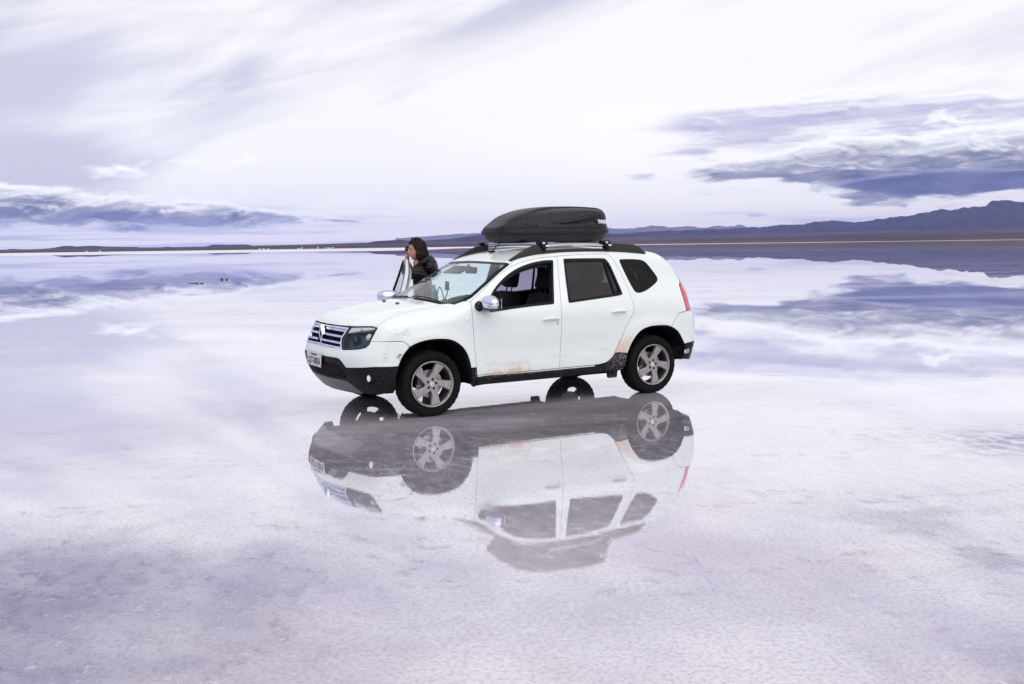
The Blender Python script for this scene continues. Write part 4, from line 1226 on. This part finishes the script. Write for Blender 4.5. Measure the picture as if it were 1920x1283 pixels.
# ---- roof rails and carrier bars
for side in (1, -1):
    yr = .628
    def rz(x): return float(T([(x, yr)])[0][2])
    xs = np.linspace(1.03, 2.735, 60)
    base = T([(x, yr) for x in xs])[:, 2]
    b = B()
    lo_ = [(x, z - .012) for x, z in zip(xs, base)]
    hi_ = [(x, z + (.020 if 1.06 < x < 2.70 else .004)) for x, z in zip(xs, base)]
    b.prism_y(lo_ + hi_[::-1], side * (yr - .026), side * (yr + .026))
    rail = b.make('roof_rail', 'rail_black', car, angle=35)
    def fairing(x0, x1, hfun):
        q = np.linspace(x0, x1, 24); zb = T([(x, yr) for x in q])[:, 2]; b = B(); v, f = [], []
        for x, z in zip(q, zb):
            h = hfun(x)
            for dy, zz in ((.030, z - .006), (.031, z + h * .55), (.022, z + h * .92), (0, z + h), (-.022, z + h * .92), (-.03, z + h * .55), (-.030, z - .006)):
                v.append((x, side * (yr + dy - .004), zz))
        m = 7
        f = [(i * m + j, i * m + j + 1, (i + 1) * m + j + 1, (i + 1) * m + j) for i in range(len(q) - 1) for j in range(m - 1)]
        f += [tuple(range(m)), tuple((len(q) - 1) * m + j for j in range(m))]
        B().add(v, f).make('rail_end', 'rail_black', rail, angle=50)
    fairing(1.015, 1.44, lambda x: .005 + .085 * sst(1.0, 1.36, x) ** .8)
    fairing(2.20, 2.745, lambda x: .008 + .074 * sst(2.755, 2.60, x) ** .7 * (.35 + .65 * sst(2.19, 2.24, x)))
    q = np.linspace(1.40, 2.24, 20)
    b = B(); v, f = [], []
    for x, zq in zip(q, T([(x, yr) for x in q])[:, 2]):
        z = zq + .066 - .010 * sst(1.9, 2.24, x)
        for dy, dz_ in ((.020, -.012), (.022, .004), (.010, .014), (-.012, .014), (-.020, .0), (-.016, -.012)): v.append((x, side * (yr + dy), z + dz_))
    m = 6; f = [(i * m + j, i * m + (j + 1) % m, (i + 1) * m + (j + 1) % m, (i + 1) * m + j) for i in range(19) for j in range(m)] + [tuple(range(m)), tuple(114 + j for j in range(m))]
    B().add(v, f).make('rail_bar', 'satin_silver', rail, angle=50)
for x_ in (1.405, 2.205):
    zt = 1.655
    b = B(); b.box((x_, 0, zt), (.032, 1.36, .022), bev=.004); cb = b.make('carrier_bar', 'satin_silver', car)
    for side in (1, -1):
        b = B()
        b.box((x_, side * .632, zt + .004), (.105, .075, .034), bev=.010)
        b.box((x_ + .01, side * .640, zt - .032), (.062, .062, .050), bev=.010, taper=(1.3, 1.1))
        b.box((x_ + .012, side * .650, zt - .062), (.040, .050, .045), bev=.008)
        b.make('carrier_foot', 'trim_black', cb)
        b = B(); b.tube([(x_ + .02, side * .672, zt - .030), (x_ + .055, side * .676, zt - .030)], .010, 10); b.make('foot_lock', 'chrome', cb)

# ---- interior
def seat(x, y, name='front_seat'):
    e = B()
    e.box((x - .25, y, .56), (.52, .50, .16), bev=.05); e.box((x - .25, y, .42), (.40, .36, .16), bev=.02)
    s_ = e.make(name, 'fabric', car)
    rot = Matrix.Rotation(rad(14), 3, 'Y')
    b = B(); b.box((x + .035, y, .845), (.14, .49, .56), rot, .055, (1, .80)); b.make('backrest', 'fabric', s_)
    b = B(); b.box((x + .130, y, 1.262), (.095, .265, .205), rot, .040, (1, .85)); b.make('headrest', 'fabric', s_)
    for dy in (-.055, .055):
        b = B(); b.tube([(x + .085, y + dy, 1.08), (x + .118, y + dy, 1.19)], .008, 8); b.make('headrest_post', 'ink', s_)
seat(1.475, .36); seat(1.475, -.36)
b = B(); b.box((2.10, 0, .58), (.50, 1.30, .18), bev=.05); b.box((2.1, 0, .42), (.46, 1.2, .14), bev=.02)
bench = b.make('rear_bench', 'fabric', car)
rot = Matrix.Rotation(rad(14), 3, 'Y')
b = B(); b.box((2.38, 0, .82), (.14, 1.28, .50), rot, .05); b.make('backrest', 'fabric', bench)
for y_ in (-.40, .40):
    b = B(); b.box((2.46, y_, 1.11), (.09, .24, .13), rot, .035); b.make('headrest', 'fabric', bench)
b = B(); b.box((1.6, 0, .365), (2.6, 1.44, .03)); b.make('floor', 'dark_in', car)
b = B(); b.box((2.85, 0, .78), (.72, 1.2, .03), bev=.01); b.make('parcel_shelf', 'dark_in', car)
# dashboard with instrument hood in front of the driver
v, f = [], []
ys = np.linspace(-.76, .76, 41); prof = [(.34, .62), (.30, 1.02), (.40, 1.052), (.52, 1.045), (.66, 1.030), (.74, .99), (.76, .90), (.70, .62)]
for y_ in ys:
    hump = .105 * math.exp(-((y_ - .36) / .17) ** 4) + .03 * math.exp(-((y_) / .16) ** 4)
    for k, (x_, z_) in enumerate(prof):
        q = {2: .15, 3: .65, 4: 1.0, 5: .9, 6: .3}.get(k, 0)
        v.append((x_ + .02 * q * (hump > .05), y_, z_ + hump * q))
m = len(prof)
f = [(i * m + j, i * m + j + 1, (i + 1) * m + j + 1, (i + 1) * m + j) for i in range(40) for j in range(m - 1)]
f += [tuple(range(m)), tuple(40 * m + j for j in range(m))]
dash = B().add(v, f).make('dashboard', 'dash', car, angle=50)
b = B(); rot = Matrix.Rotation(rad(-62), 3, 'Y'); cw = Vector((.93, .36, .98)); pts = []
for k in range(33):
    a = 2 * math.pi * k / 32; p_ = rot @ Vector((.19 * math.cos(a), .19 * math.sin(a), 0)); pts.append(p_ + cw)
b.tube(pts, .016, 8, False); b.ell(cw, (.05, .07, .05), 12, 8); b.tube([cw + rot @ Vector((0, -.18, 0)), cw, cw + rot @ Vector((0, .18, 0))], .014, 6)
b.tube([cw, cw + Vector((-.2, 0, -.10))], .03, 8); b.make('steering_wheel', 'rubber', car)
b = B(); b.box((.895, .02, 1.376), (.030, .22, .070), Matrix.Rotation(rad(10), 3, 'Y'), .010); b.tube([(.87, .02, 1.40), (.86, .02, 1.44)], .012, 8); b.make('rear_view_mirror', 'trim_black', car)
q = T([(.90, -.40)])[0]
b = B(); b.box((q[0] + .02, -.36, q[2] - .075), (.17, .40, .018), Matrix.Rotation(rad(-24), 3, 'Y'), .006); b.make('sun_visor', 'lamp_inner', car)

# ---- loose things behind the windshield
cm = Matrix.Translation(car.location) @ Matrix.Rotation(YAW, 4, 'Z')
def loose(name, loc):
    """an empty standing in the car at car coordinates"""
    p_ = cm @ Vector((loc[0], -loc[1], loc[2])); return empty(name, p_, YAW)
ph = loose('phone_holder', (.60, -.04, 1.050))
tag(ph, 'black phone mount on a thin bent stalk above the dashboard', 'phone holder')
b = B(); b.ell((0, 0, .008), (.035, .035, .022), 16, 8); b.make('suction_cup', 'rubber', ph)
b = B(); b.tube(cr([(0, 0, .02), (.012, .015, .06), (.010, .045, .10), (.0, .060, .135)], 6), .006, 8); b.make('stalk', 'rubber', ph)
b = B(); b.box((.0, .065, .175), (.025, .055, .085), bev=.006); b.box((0, .065, .130), (.03, .075, .012), bev=.003); b.make('cradle', 'rubber', ph)
b = B(); b.tube(cr([(.0, -.01, .02), (.0, -.04, .07), (.01, -.10, .13), (.02, -.17, .145), (.03, -.23, .10), (.03, -.25, .02)], 6), .006, 8); b.make('cable', 'rubber', ph)
bo = loose('bottle', (.62, -.34, 1.046))
tag(bo, 'pale blue bottle lying behind the windshield near the open door', 'bottle')
b = B(); n = 20; v = []
for zz, r_ in ((0, .030), (.006, .036), (.09, .036), (.12, .030), (.140, .014), (.155, .014)):
    v += [(r_ * math.cos(2 * math.pi * k / n), r_ * math.sin(2 * math.pi * k / n), zz) for k in range(n)]
b.add(v, [(j * n + i, j * n + (i + 1) % n, (j + 1) * n + (i + 1) % n, (j + 1) * n + i) for j in range(5) for i in range(n)] + [tuple(reversed(range(n))), tuple(5 * n + i for i in range(n))])
b.make('bottle_body', 'bottle_blue', bo)
b = B(); b.tube([(0, 0, .154), (0, 0, .172)], .016, 14); b.make('bottle_cap', 'letter_white', bo)

# ================================================================== roof box
box = loose('roof_box', (1.825, 0, 1.668))
tag(box, 'scuffed black plastic roof box clamped on the carrier bars of the white car', 'roof box')
L0, L1, HW = -.705, .705, .45
def plan(n):
    """plan outline: blunt tail, tapering rounded nose (local x from the nose)"""
    out = []
    for k in range(n):
        a = 2 * math.pi * k / n
        c, s_ = math.cos(a), math.sin(a)
        e = 2 / 4.5
        x = math.copysign(abs(c) ** e, c); y = math.copysign(abs(s_) ** e, s_)
        X = L0 + (x + 1) / 2 * (L1 - L0)
        tp = .66 + .34 * float(sst(L0 - .05, L0 + .75, X))
        out.append((X - .03 * abs(y) ** 2 * (X > 0), y * HW * tp))
    return np.array(out)
N = 200
PL = plan(N)
cen = np.array([.10, 0.0])
def lid_h(x): return cub(x, [-.75, -.68, -.55, -.35, -.1, .15, .40, .58, .72], [.040, .070, .135, .198, .232, .238, .232, .224, .216])
ZR = .115
v, f = [], []
_d = np.linspace(0, .93, 46)
lev = np.concatenate([(1 - _d ** 5.0) ** .2, np.linspace((1 - .93 ** 5) ** .2, .05, 34)[1:]])
for s_ in lev:
    q = cen + (PL * np.array([1, 1]) * np.array([.985, .975]) - cen) * s_
    for x, y in q:
        p_ = 3.4 + 4.6 * float(sst(.0, .6, x))
        dome = (1 - s_ ** p_) ** (1 / p_)
        z = ZR + .018 + float(lid_h(x)) * dome
        v.append([x, y, z])
v = np.array(v)
# pressed lines: raised centre panel on top and the sweep on each flank
x, y, z = v.T
H = z - (ZR + .018)
yc = np.interp(x, [-.60, -.42, -.2, .05, .35, .62], [.30, .285, .235, .205, .22, .25])
up_ = sst(.55, .8, H / np.maximum(lid_h(x), .01))
z = z + .020 * up_ * sst(.007, -.007, np.abs(y) - yc) * sst(-.66, -.45, x)
zl = np.interp(x, [-.25, 0, .2, .4, .55, .64], [.055, .063, .085, .13, .185, .24])
fl = sst(.0, .25, x + .25) * sst(-.006, .006, H - zl)
y = y + np.sign(y) * -.024 * (1 - fl) * sst(-.35, -.1, x) * sst(.03, .08, H) * sst(.10, .30, np.abs(y))
v = np.stack([x, y, z], 1)
nl = len(lev)
f = [(j * N + i, j * N + (i + 1) % N, (j + 1) * N + (i + 1) % N, (j + 1) * N + i) for j in range(nl - 1) for i in range(N)]
f.append(tuple((nl - 1) * N + i for i in range(N)))
lid = B().add(v.tolist(), f).make('lid', 'box_black', box, angle=60)
v, f = [], []
for sc, z in ((.80, .0), (.90, .012), (.945, .045), (.962, .085), (.97, .098)):
    v += [(cen[0] + (a - cen[0]) * sc, c_ * sc, z) for a, c_ in PL]
f = [(j * N + i, j * N + (i + 1) % N, (j + 1) * N + (i + 1) % N, (j + 1) * N + i) for j in range(4) for i in range(N)] + [tuple(reversed(range(N)))]
B().add(v, f).make('tray', 'box_base', box, angle=50)
v = []
prof = [(.965, .082), (1.0, .086), (1.006, .096), (1.006, .126), (1.0, .136), (.97, .140), (.955, .139)]
for sc, z in prof: v += [(cen[0] + (a - cen[0]) * sc, c_ * sc, z) for a, c_ in PL]
f = [(j * N + i, j * N + (i + 1) % N, (j + 1) * N + (i + 1) % N, (j + 1) * N + i) for j in range(len(prof) - 1) for i in range(N)]
B().add(v, f).make('rim_lip', 'box_black', box, angle=40)
# word mark near the tail, both flanks
for side in (1, -1):
    pl = PL[np.argmin(np.abs(PL[:, 0] - .49) + (np.sign(PL[:, 1]) != side) * 9)]
    s_ = .990
    yy = abs(pl[1]) * .975 * s_ * .985 + .012
    ex = Vector((1, 0, 0)) if side > 0 else Vector((-1, 0, 0))
    nb = Vector((0, -side, .10)).normalized(); ey = nb.cross(ex).normalized(); nb = ex.cross(ey)
    mtx = Matrix(((ex.x, ey.x, nb.x, .500), (ex.y, ey.y, nb.y, -side * (yy + .010)), (ex.z, ey.z, nb.z, .214), (0, 0, 0, 1)))
    text_mesh('word_mark', 'THULE', .052, 'letter_white', box, mtx, .006, .0022, .86, .92)
for x_ in (-.07, -.02):
    pl = PL[np.argmin(np.abs(PL[:, 0] - x_) + (PL[:, 1] < 0) * 9)]
    b = B(); b.ell((x_, pl[1] * .968, .170), (.006, .006, .006), 8, 6); b.make('rivet', 'ink', box)
for dx_ in (-.42, .38):
    b = B(); b.box((dx_, 0, -.003), (.10, .60, .008), bev=.002); b.make('clamp_plate', 'trim_black', box)

# ================================================================== the woman behind the open door
PX, PY = -1.138, 12.15
person = empty('person', (PX, PY, 0))
tag(person, 'woman with dark hair in a black quilted jacket leaning on the open far car door', 'person')
def skin_mesh(name, verts, edges, radii, material, parent, root=0, sub=2):
    me = bpy.data.meshes.new(name); me.from_pydata([tuple(q) for q in verts], edges, [])
    ob = bpy.data.objects.new(name, me); COL.objects.link(ob)
    sk = ob.modifiers.new('skin', 'SKIN'); sk.use_smooth_shade = True
    for i, r in enumerate(radii):
        me.skin_vertices[0].data[i].radius = r if isinstance(r, tuple) else (r, r)
        me.skin_vertices[0].data[i].use_root = (i == root)
    sb = ob.modifiers.new('sub', 'SUBSURF'); sb.levels = sb.render_levels = sub
    dg = bpy.context.evaluated_depsgraph_get()
    m2 = bpy.data.meshes.new_from_object(ob.evaluated_get(dg))
    bpy.data.objects.remove(ob); bpy.data.meshes.remove(me)
    m2.name = name; m2.materials.clear()
    m2.materials.append(MATS[material])
    m2.polygons.foreach_set('use_smooth', [True] * len(m2.polygons))
    o2 = bpy.data.objects.new(name, m2)
    return link(o2, parent)
# joints (local: she faces -x, her left side is -y towards the camera)
J = dict(pelvis=(.10, 0, .93), waist=(.075, 0, 1.06), chest=(.040, -.005, 1.24), neck=(.005, 0, 1.40), skull=(-.010, 0, 1.50),
         lsh=(.035, -.165, 1.335), lel=(-.120, -.235, 1.300), lwr=(-.122, -.090, 1.418), lhd=(-.132, -.055, 1.458),
         rsh=(.020, .165, 1.345), rel=(-.140, .20, 1.315), rwr=(-.135, .090, 1.440), rhd=(-.130, .080, 1.500),
         lhip=(.10, -.09, .90), lkn=(.085, -.105, .50), lan=(.12, -.11, .09), lto=(-.02, -.12, .045),
         rhip=(.10, .09, .90), rkn=(.06, .10, .50), ran=(.09, .11, .09), rto=(-.06, .12, .045))
names = list(J); ix = {k: i for i, k in enumerate(names)}
E_ = [('pelvis', 'waist'), ('waist', 'chest'), ('chest', 'neck'), ('neck', 'skull'), ('chest', 'lsh'), ('lsh', 'lel'), ('lel', 'lwr'), ('lwr', 'lhd'),
      ('chest', 'rsh'), ('rsh', 'rel'), ('rel', 'rwr'), ('rwr', 'rhd'), ('pelvis', 'lhip'), ('lhip', 'lkn'), ('lkn', 'lan'), ('lan', 'lto'),
      ('pelvis', 'rhip'), ('rhip', 'rkn'), ('rkn', 'ran'), ('ran', 'rto')]
rad_b = dict(pelvis=.115, waist=.105, chest=.115, neck=.052, skull=.06, lsh=.055, lel=.042, lwr=.028, lhd=.030, rsh=.055, rel=.042, rwr=.028, rhd=.030,
             lhip=.085, lkn=.055, lan=.040, lto=.032, rhip=.085, rkn=.055, ran=.040, rto=.032)
body = skin_mesh('body', [J[k] for k in names], [(ix[a], ix[c_]) for a, c_ in E_], [rad_b[k] for k in names], 'skin', person, 0, 2)
def hand(wr, hd, side, curl):
    """palm with five unequal bent fingers, grown on the wrist"""
    wr, hd = Vector(wr), Vector(hd); ax = (hd - wr).normalized(); acr = Vector((0, side, 0)); acr = (acr - ax * acr.dot(ax)).normalized(); nrm = ax.cross(acr) * side
    b = B(); palm_end = hd + ax * .028
    b.ell(tuple(hd + ax * .005), (.028, .038, .042), 14, 10)
    for k, (off, ln) in enumerate(((-.028, .050), (-.010, .062), (.010, .066), (.028, .060))):
        p0 = palm_end + acr * off; p1 = p0 + ax * ln * .38 + curl * ln * .15; p2 = p1 + ax * ln * .18 + curl * ln * .34; p3 = p2 - ax * ln * .05 + curl * ln * .26
        b.tube([p0 - ax * .015, p1, p2, p3], [.0095, .009, .0085, .0065], 8)
    t0 = hd - acr * .032; b.tube([t0, t0 - acr * .018 + ax * .020, t0 - acr * .012 + ax * .046 + curl * .012], [.011, .010, .0075], 8)
    return b
import bmesh
bm = bmesh.new(); bm.from_mesh(body.data)
for wr, hd, sd_ in (('lwr', 'lhd', -1), ('rwr', 'rhd', 1)):
    hb = hand(J[wr], J[hd], sd_, Vector((.75, 0, .2)) if sd_ < 0 else Vector((-.3, -.5, .3)))
    vs_ = [bm.verts.new(q) for q in hb.v]
    for q in hb.f:
        try: bm.faces.new([vs_[i] for i in q]).smooth = True
        except ValueError: pass
# head: a shaped skull with brow, nose, lips, chin; it faces -x and turns a little towards the camera
HC = Vector((.004, -.005, 1.588)); TURN = Matrix.Rotation(rad(14), 3, 'Z') @ Matrix.Rotation(rad(-4), 3, 'Y')
def head_shape(q):
    x, y, z = q          # unit sphere, face towards -x
    fx = -x
    rx, ry, rz_ = .098, .076, .128
    px_, py_, pz_ = x * rx, y * ry, z * rz_
    face = max(0, fx) ** 1.5
    # jaw narrows, chin forward
    low_ = max(0, -z)
    py_ *= 1 - .28 * low_ ** 1.6
    px_ += -.012 * face * (low_ ** 2) + (.030 * low_ ** 2 if x > 0 else 0)
    w_ = math.exp(-(py_ / .013) ** 2)
    nz = pz_ + .014
    px_ -= .026 * w_ * math.exp(-(nz / .016) ** 2) * (fx > 0) + .013 * w_ * math.exp(-((pz_ - .012) / .024) ** 2) * (fx > 0)
    px_ += .010 * math.exp(-((abs(py_) - .030) / .014) ** 2) * math.exp(-((pz_ - .018) / .012) ** 2) * (fx > 0)   # eye sockets
    px_ -= .006 * math.exp(-(py_ / .05) ** 2) * math.exp(-((pz_ - .038) / .012) ** 2) * (fx > 0)                  # brow
    px_ -= .007 * math.exp(-(py_ / .022) ** 2) * math.exp(-((pz_ + .052) / .010) ** 2) * (fx > 0)                 # lips
    px_ += .005 * math.exp(-(py_ / .03) ** 2) * math.exp(-((pz_ + .070) / .008) ** 2) * (fx > 0)
    px_ -= .006 * math.exp(-(py_ / .025) ** 2) * math.exp(-((pz_ + .092) / .014) ** 2) * (fx > 0)                 # chin
    return (px_, py_, pz_)
hb = B(); hb.ell((0, 0, 0), (1, 1, 1), 72, 60, head_shape)
vs_ = [bm.verts.new(HC + TURN @ Vector(q)) for q in hb.v]
for q in hb.f:
    try: bm.faces.new([vs_[i] for i in q]).smooth = True
    except ValueError: pass
for sgn in (1, -1):   # ears
    eb = B(); eb.ell((.012, sgn * .076, .0), (.018, .008, .030), 12, 8)
    vs_ = [bm.verts.new(HC + TURN @ Vector(q)) for q in eb.v]
    for q in eb.f:
        try: bm.faces.new([vs_[i] for i in q]).smooth = True
        except ValueError: pass
bmesh.ops.remove_doubles(bm, verts=bm.verts[:], dist=1e-5)
bm.to_mesh(body.data); bm.free()
def on_head(bld, name, material):
    bld.v = [tuple(HC + TURN @ Vector(q)) for q in bld.v]
    return bld.make(name, material, person, False)
for sgn in (1, -1):
    b = B(); b.ell((-.083, sgn * .030, .018), (.009, .013, .0075), 12, 8); on_head(b, 'eye', 'eye_dark')
    b = B(); b.tube([(-.093, sgn * .014, .036), (-.091, sgn * .032, .041), (-.078, sgn * .048, .036)], [.003, .0035, .002], 6); on_head(b, 'eyebrow', 'hair')
b = B(); b.ell((-.105, 0, -.052), (.006, .020, .0075), 12, 8); on_head(b, 'lips', 'lips')
# hair: shoulder-length shell parted over the face, ridged into locks
nu, nv = 120, 44; v, f = [], []
for j in range(nv):
    for i in range(nu):
        th = 2 * math.pi * i / nu; k = j / (nv - 1)
        # k 0 crown .. 1 hem
        fr_ = max(0, -math.cos(th))           # towards the face
        if k < .5:
            ph = k / .5 * math.pi / 2
            r = math.sin(ph); z = math.cos(ph)
            q = Vector((math.cos(th) * r * .112, math.sin(th) * r * .093, z * .145))
        else:
            d_ = (k - .5) / .5
            side_ = abs(math.sin(th)); bk = max(0, math.cos(th))
            drop = d_ * (.118 + .015 * bk)
            fl_ = 1 + .12 * math.sin(d_ * 2.4) - .18 * d_ * d_
            q = Vector((math.cos(th) * .112 * fl_ + .012 * d_, math.sin(th) * .093 * fl_, -drop))
        rid = .0025 * math.sin(th * 31 + 4 * math.sin(k * 5)) + .0018 * math.sin(th * 67 + k * 9)
        q *= 1 + rid / .1
        v.append(q)
for j in range(nv - 1):
    for i in range(nu):
        th = 2 * math.pi * (i + .5) / nu; k = (j + .5) / (nv - 1)
        fr_ = -math.cos(th)
        hair_line = .50 - .20 * sst(.30, .72, fr_)
        if k > .30 and fr_ > .36 + .10 * math.sin(k * 9) - .55 * max(0, k - .66) and k > hair_line - .02: continue
        a, c_, d_, e = j * nu + i, j * nu + (i + 1) % nu, (j + 1) * nu + (i + 1) % nu, (j + 1) * nu + i
        f.append((a, c_, d_, e))
hair = mesh('hair', [HC + TURN @ q for q in v], f, 'hair', person, True)
so = hair.modifiers.new('solid', 'SOLIDIFY'); so.thickness = .010; so.offset = -1
for k in range(7):   # wind-lifted tuft
    a = -1.2 + k * .25
    b = B(); b.tube([Vector((-.052 + .006 * k, .02 - .01 * k, .128)), Vector((-.062 + .008 * k, .02 - .012 * k, .150)), Vector((-.070 + .014 * k, .02 - .014 * k, .158 + .006 * (k % 3)))], [.006, .004, .0008], 6)
    on_head(b, 'hair_tuft', 'hair')
# clothes
JK = dict(pelvis=.150, waist=.140, chest=.155, neck=.085, lsh=.085, lel=.074, lwr=.058, rsh=.085, rel=.070, rwr=.052)
kn = list(JK); ki = {k: i for i, k in enumerate(kn)}
pos = {k: Vector(J[k]) for k in kn}; pos['pelvis'] = Vector((.10, 0, .84)); pos['neck'] = Vector((.012, 0, 1.425))
pos['lwr'] = Vector(J['lwr']) + (Vector(J['lel']) - Vector(J['lwr'])) * .10; pos['rwr'] = Vector(J['rwr']) + (Vector(J['rel']) - Vector(J['rwr'])) * .1
ed = [(ki[a], ki[c_]) for a, c_ in E_ if a in ki and c_ in ki]
jacket = skin_mesh('jacket', [pos[k] for k in kn], ed, [JK[k] for k in kn], 'jacket', person, 0, 3)
for wr, el_ in (('lwr', 'lel'), ('rwr', 'rel')):
    a, c_ = Vector(J[wr]), Vector(J[el_]); d_ = (c_ - a)
    b = B(); b.tube([a + d_ * .0, a + d_ * .10, a + d_ * .30, a + d_ * .52], [.036, .044, .056, .062], 18); b.make('cuff', 'cuff', person, False)
# hood hanging behind the neck
def hoodf(q):
    x, y, z = q
    return (x * (1 - .2 * z) + .15 * z * z, y * (1 - .15 * abs(z)), z)
b = B(); b.ell((.160, -.015, 1.390), (.092, .150, .125), 28, 18, hoodf); hd_ = b.make('hood', 'jacket', person, False)
b = B(); pts = []
for k in range(25):
    a = 2 * math.pi * k / 24; pts.append(Vector((.085 + .075 * math.cos(a), .125 * math.sin(a), 1.450 + .050 * math.cos(a))))
b.tube(pts, .034, 12, False); b.make('hood_rim', 'jacket', person, False)
tk = ['pelvis', 'lhip', 'lkn', 'lan', 'rhip', 'rkn', 'ran']; ti = {k: i for i, k in enumerate(tk)}
skin_mesh('trousers', [J[k] for k in tk], [(ti[a], ti[c_]) for a, c_ in E_ if a in ti and c_ in ti], [.135, .105, .075, .065, .105, .075, .065], 'trousers', person, 0, 2)
for s_ in 'lr':
    a, t_ = Vector(J[s_ + 'an']), Vector(J[s_ + 'to'])
    b = B(); b.tube([a + Vector((0, 0, .10)), a, a + Vector((.0, 0, -.03))], [.062, .062, .058], 14)
    b.ell(tuple((a + t_) / 2 + Vector((0, 0, -.015))), (.135, .052, .050), 18, 10, lambda q: (q[0], q[1], max(q[2], -.95)))
    b.make('boot', 'boot', person, False)
cam_prop = empty('camera_body', (PX - .125, PY + .085, 1.592))
cam_prop.name = 'handheld_camera'
tag(cam_prop, 'small black camera held up in front of the face of the woman', 'camera')
b = B(); b.box((0, 0, 0), (.062, .085, .080), bev=.020); b.make('casing', 'rubber', cam_prop, False)
b = B(); b.box((.0, -.02, .042), (.036, .040, .016), bev=.005); b.make('viewfinder', 'trim_black', cam_prop, False)

# ------------------------------------------------------------------ haze over the whole flat
hz_m = bpy.data.materials.new('haze'); hz_m.use_nodes = True
t = Tree(hz_m.node_tree); hz_m.node_tree.nodes.clear()
pv = t.n('ShaderNodeVolumePrincipled')
pv.inputs['Color'].default_value = (.38, .45, .96, 1)
pv.inputs['Density'].default_value = .000038
pv.inputs['Anisotropy'].default_value = .0
o = t.n('ShaderNodeOutputMaterial'); t.link(pv.outputs[0], o.inputs[1])
MATS['haze'] = hz_m
b = B(); b.box((0, 0, 225), (39400, 39400, 460))
hz = b.make('haze', 'haze', None, False, False)
tag(hz, 'thin bluish air over the salt flat', None, None, 'stuff')
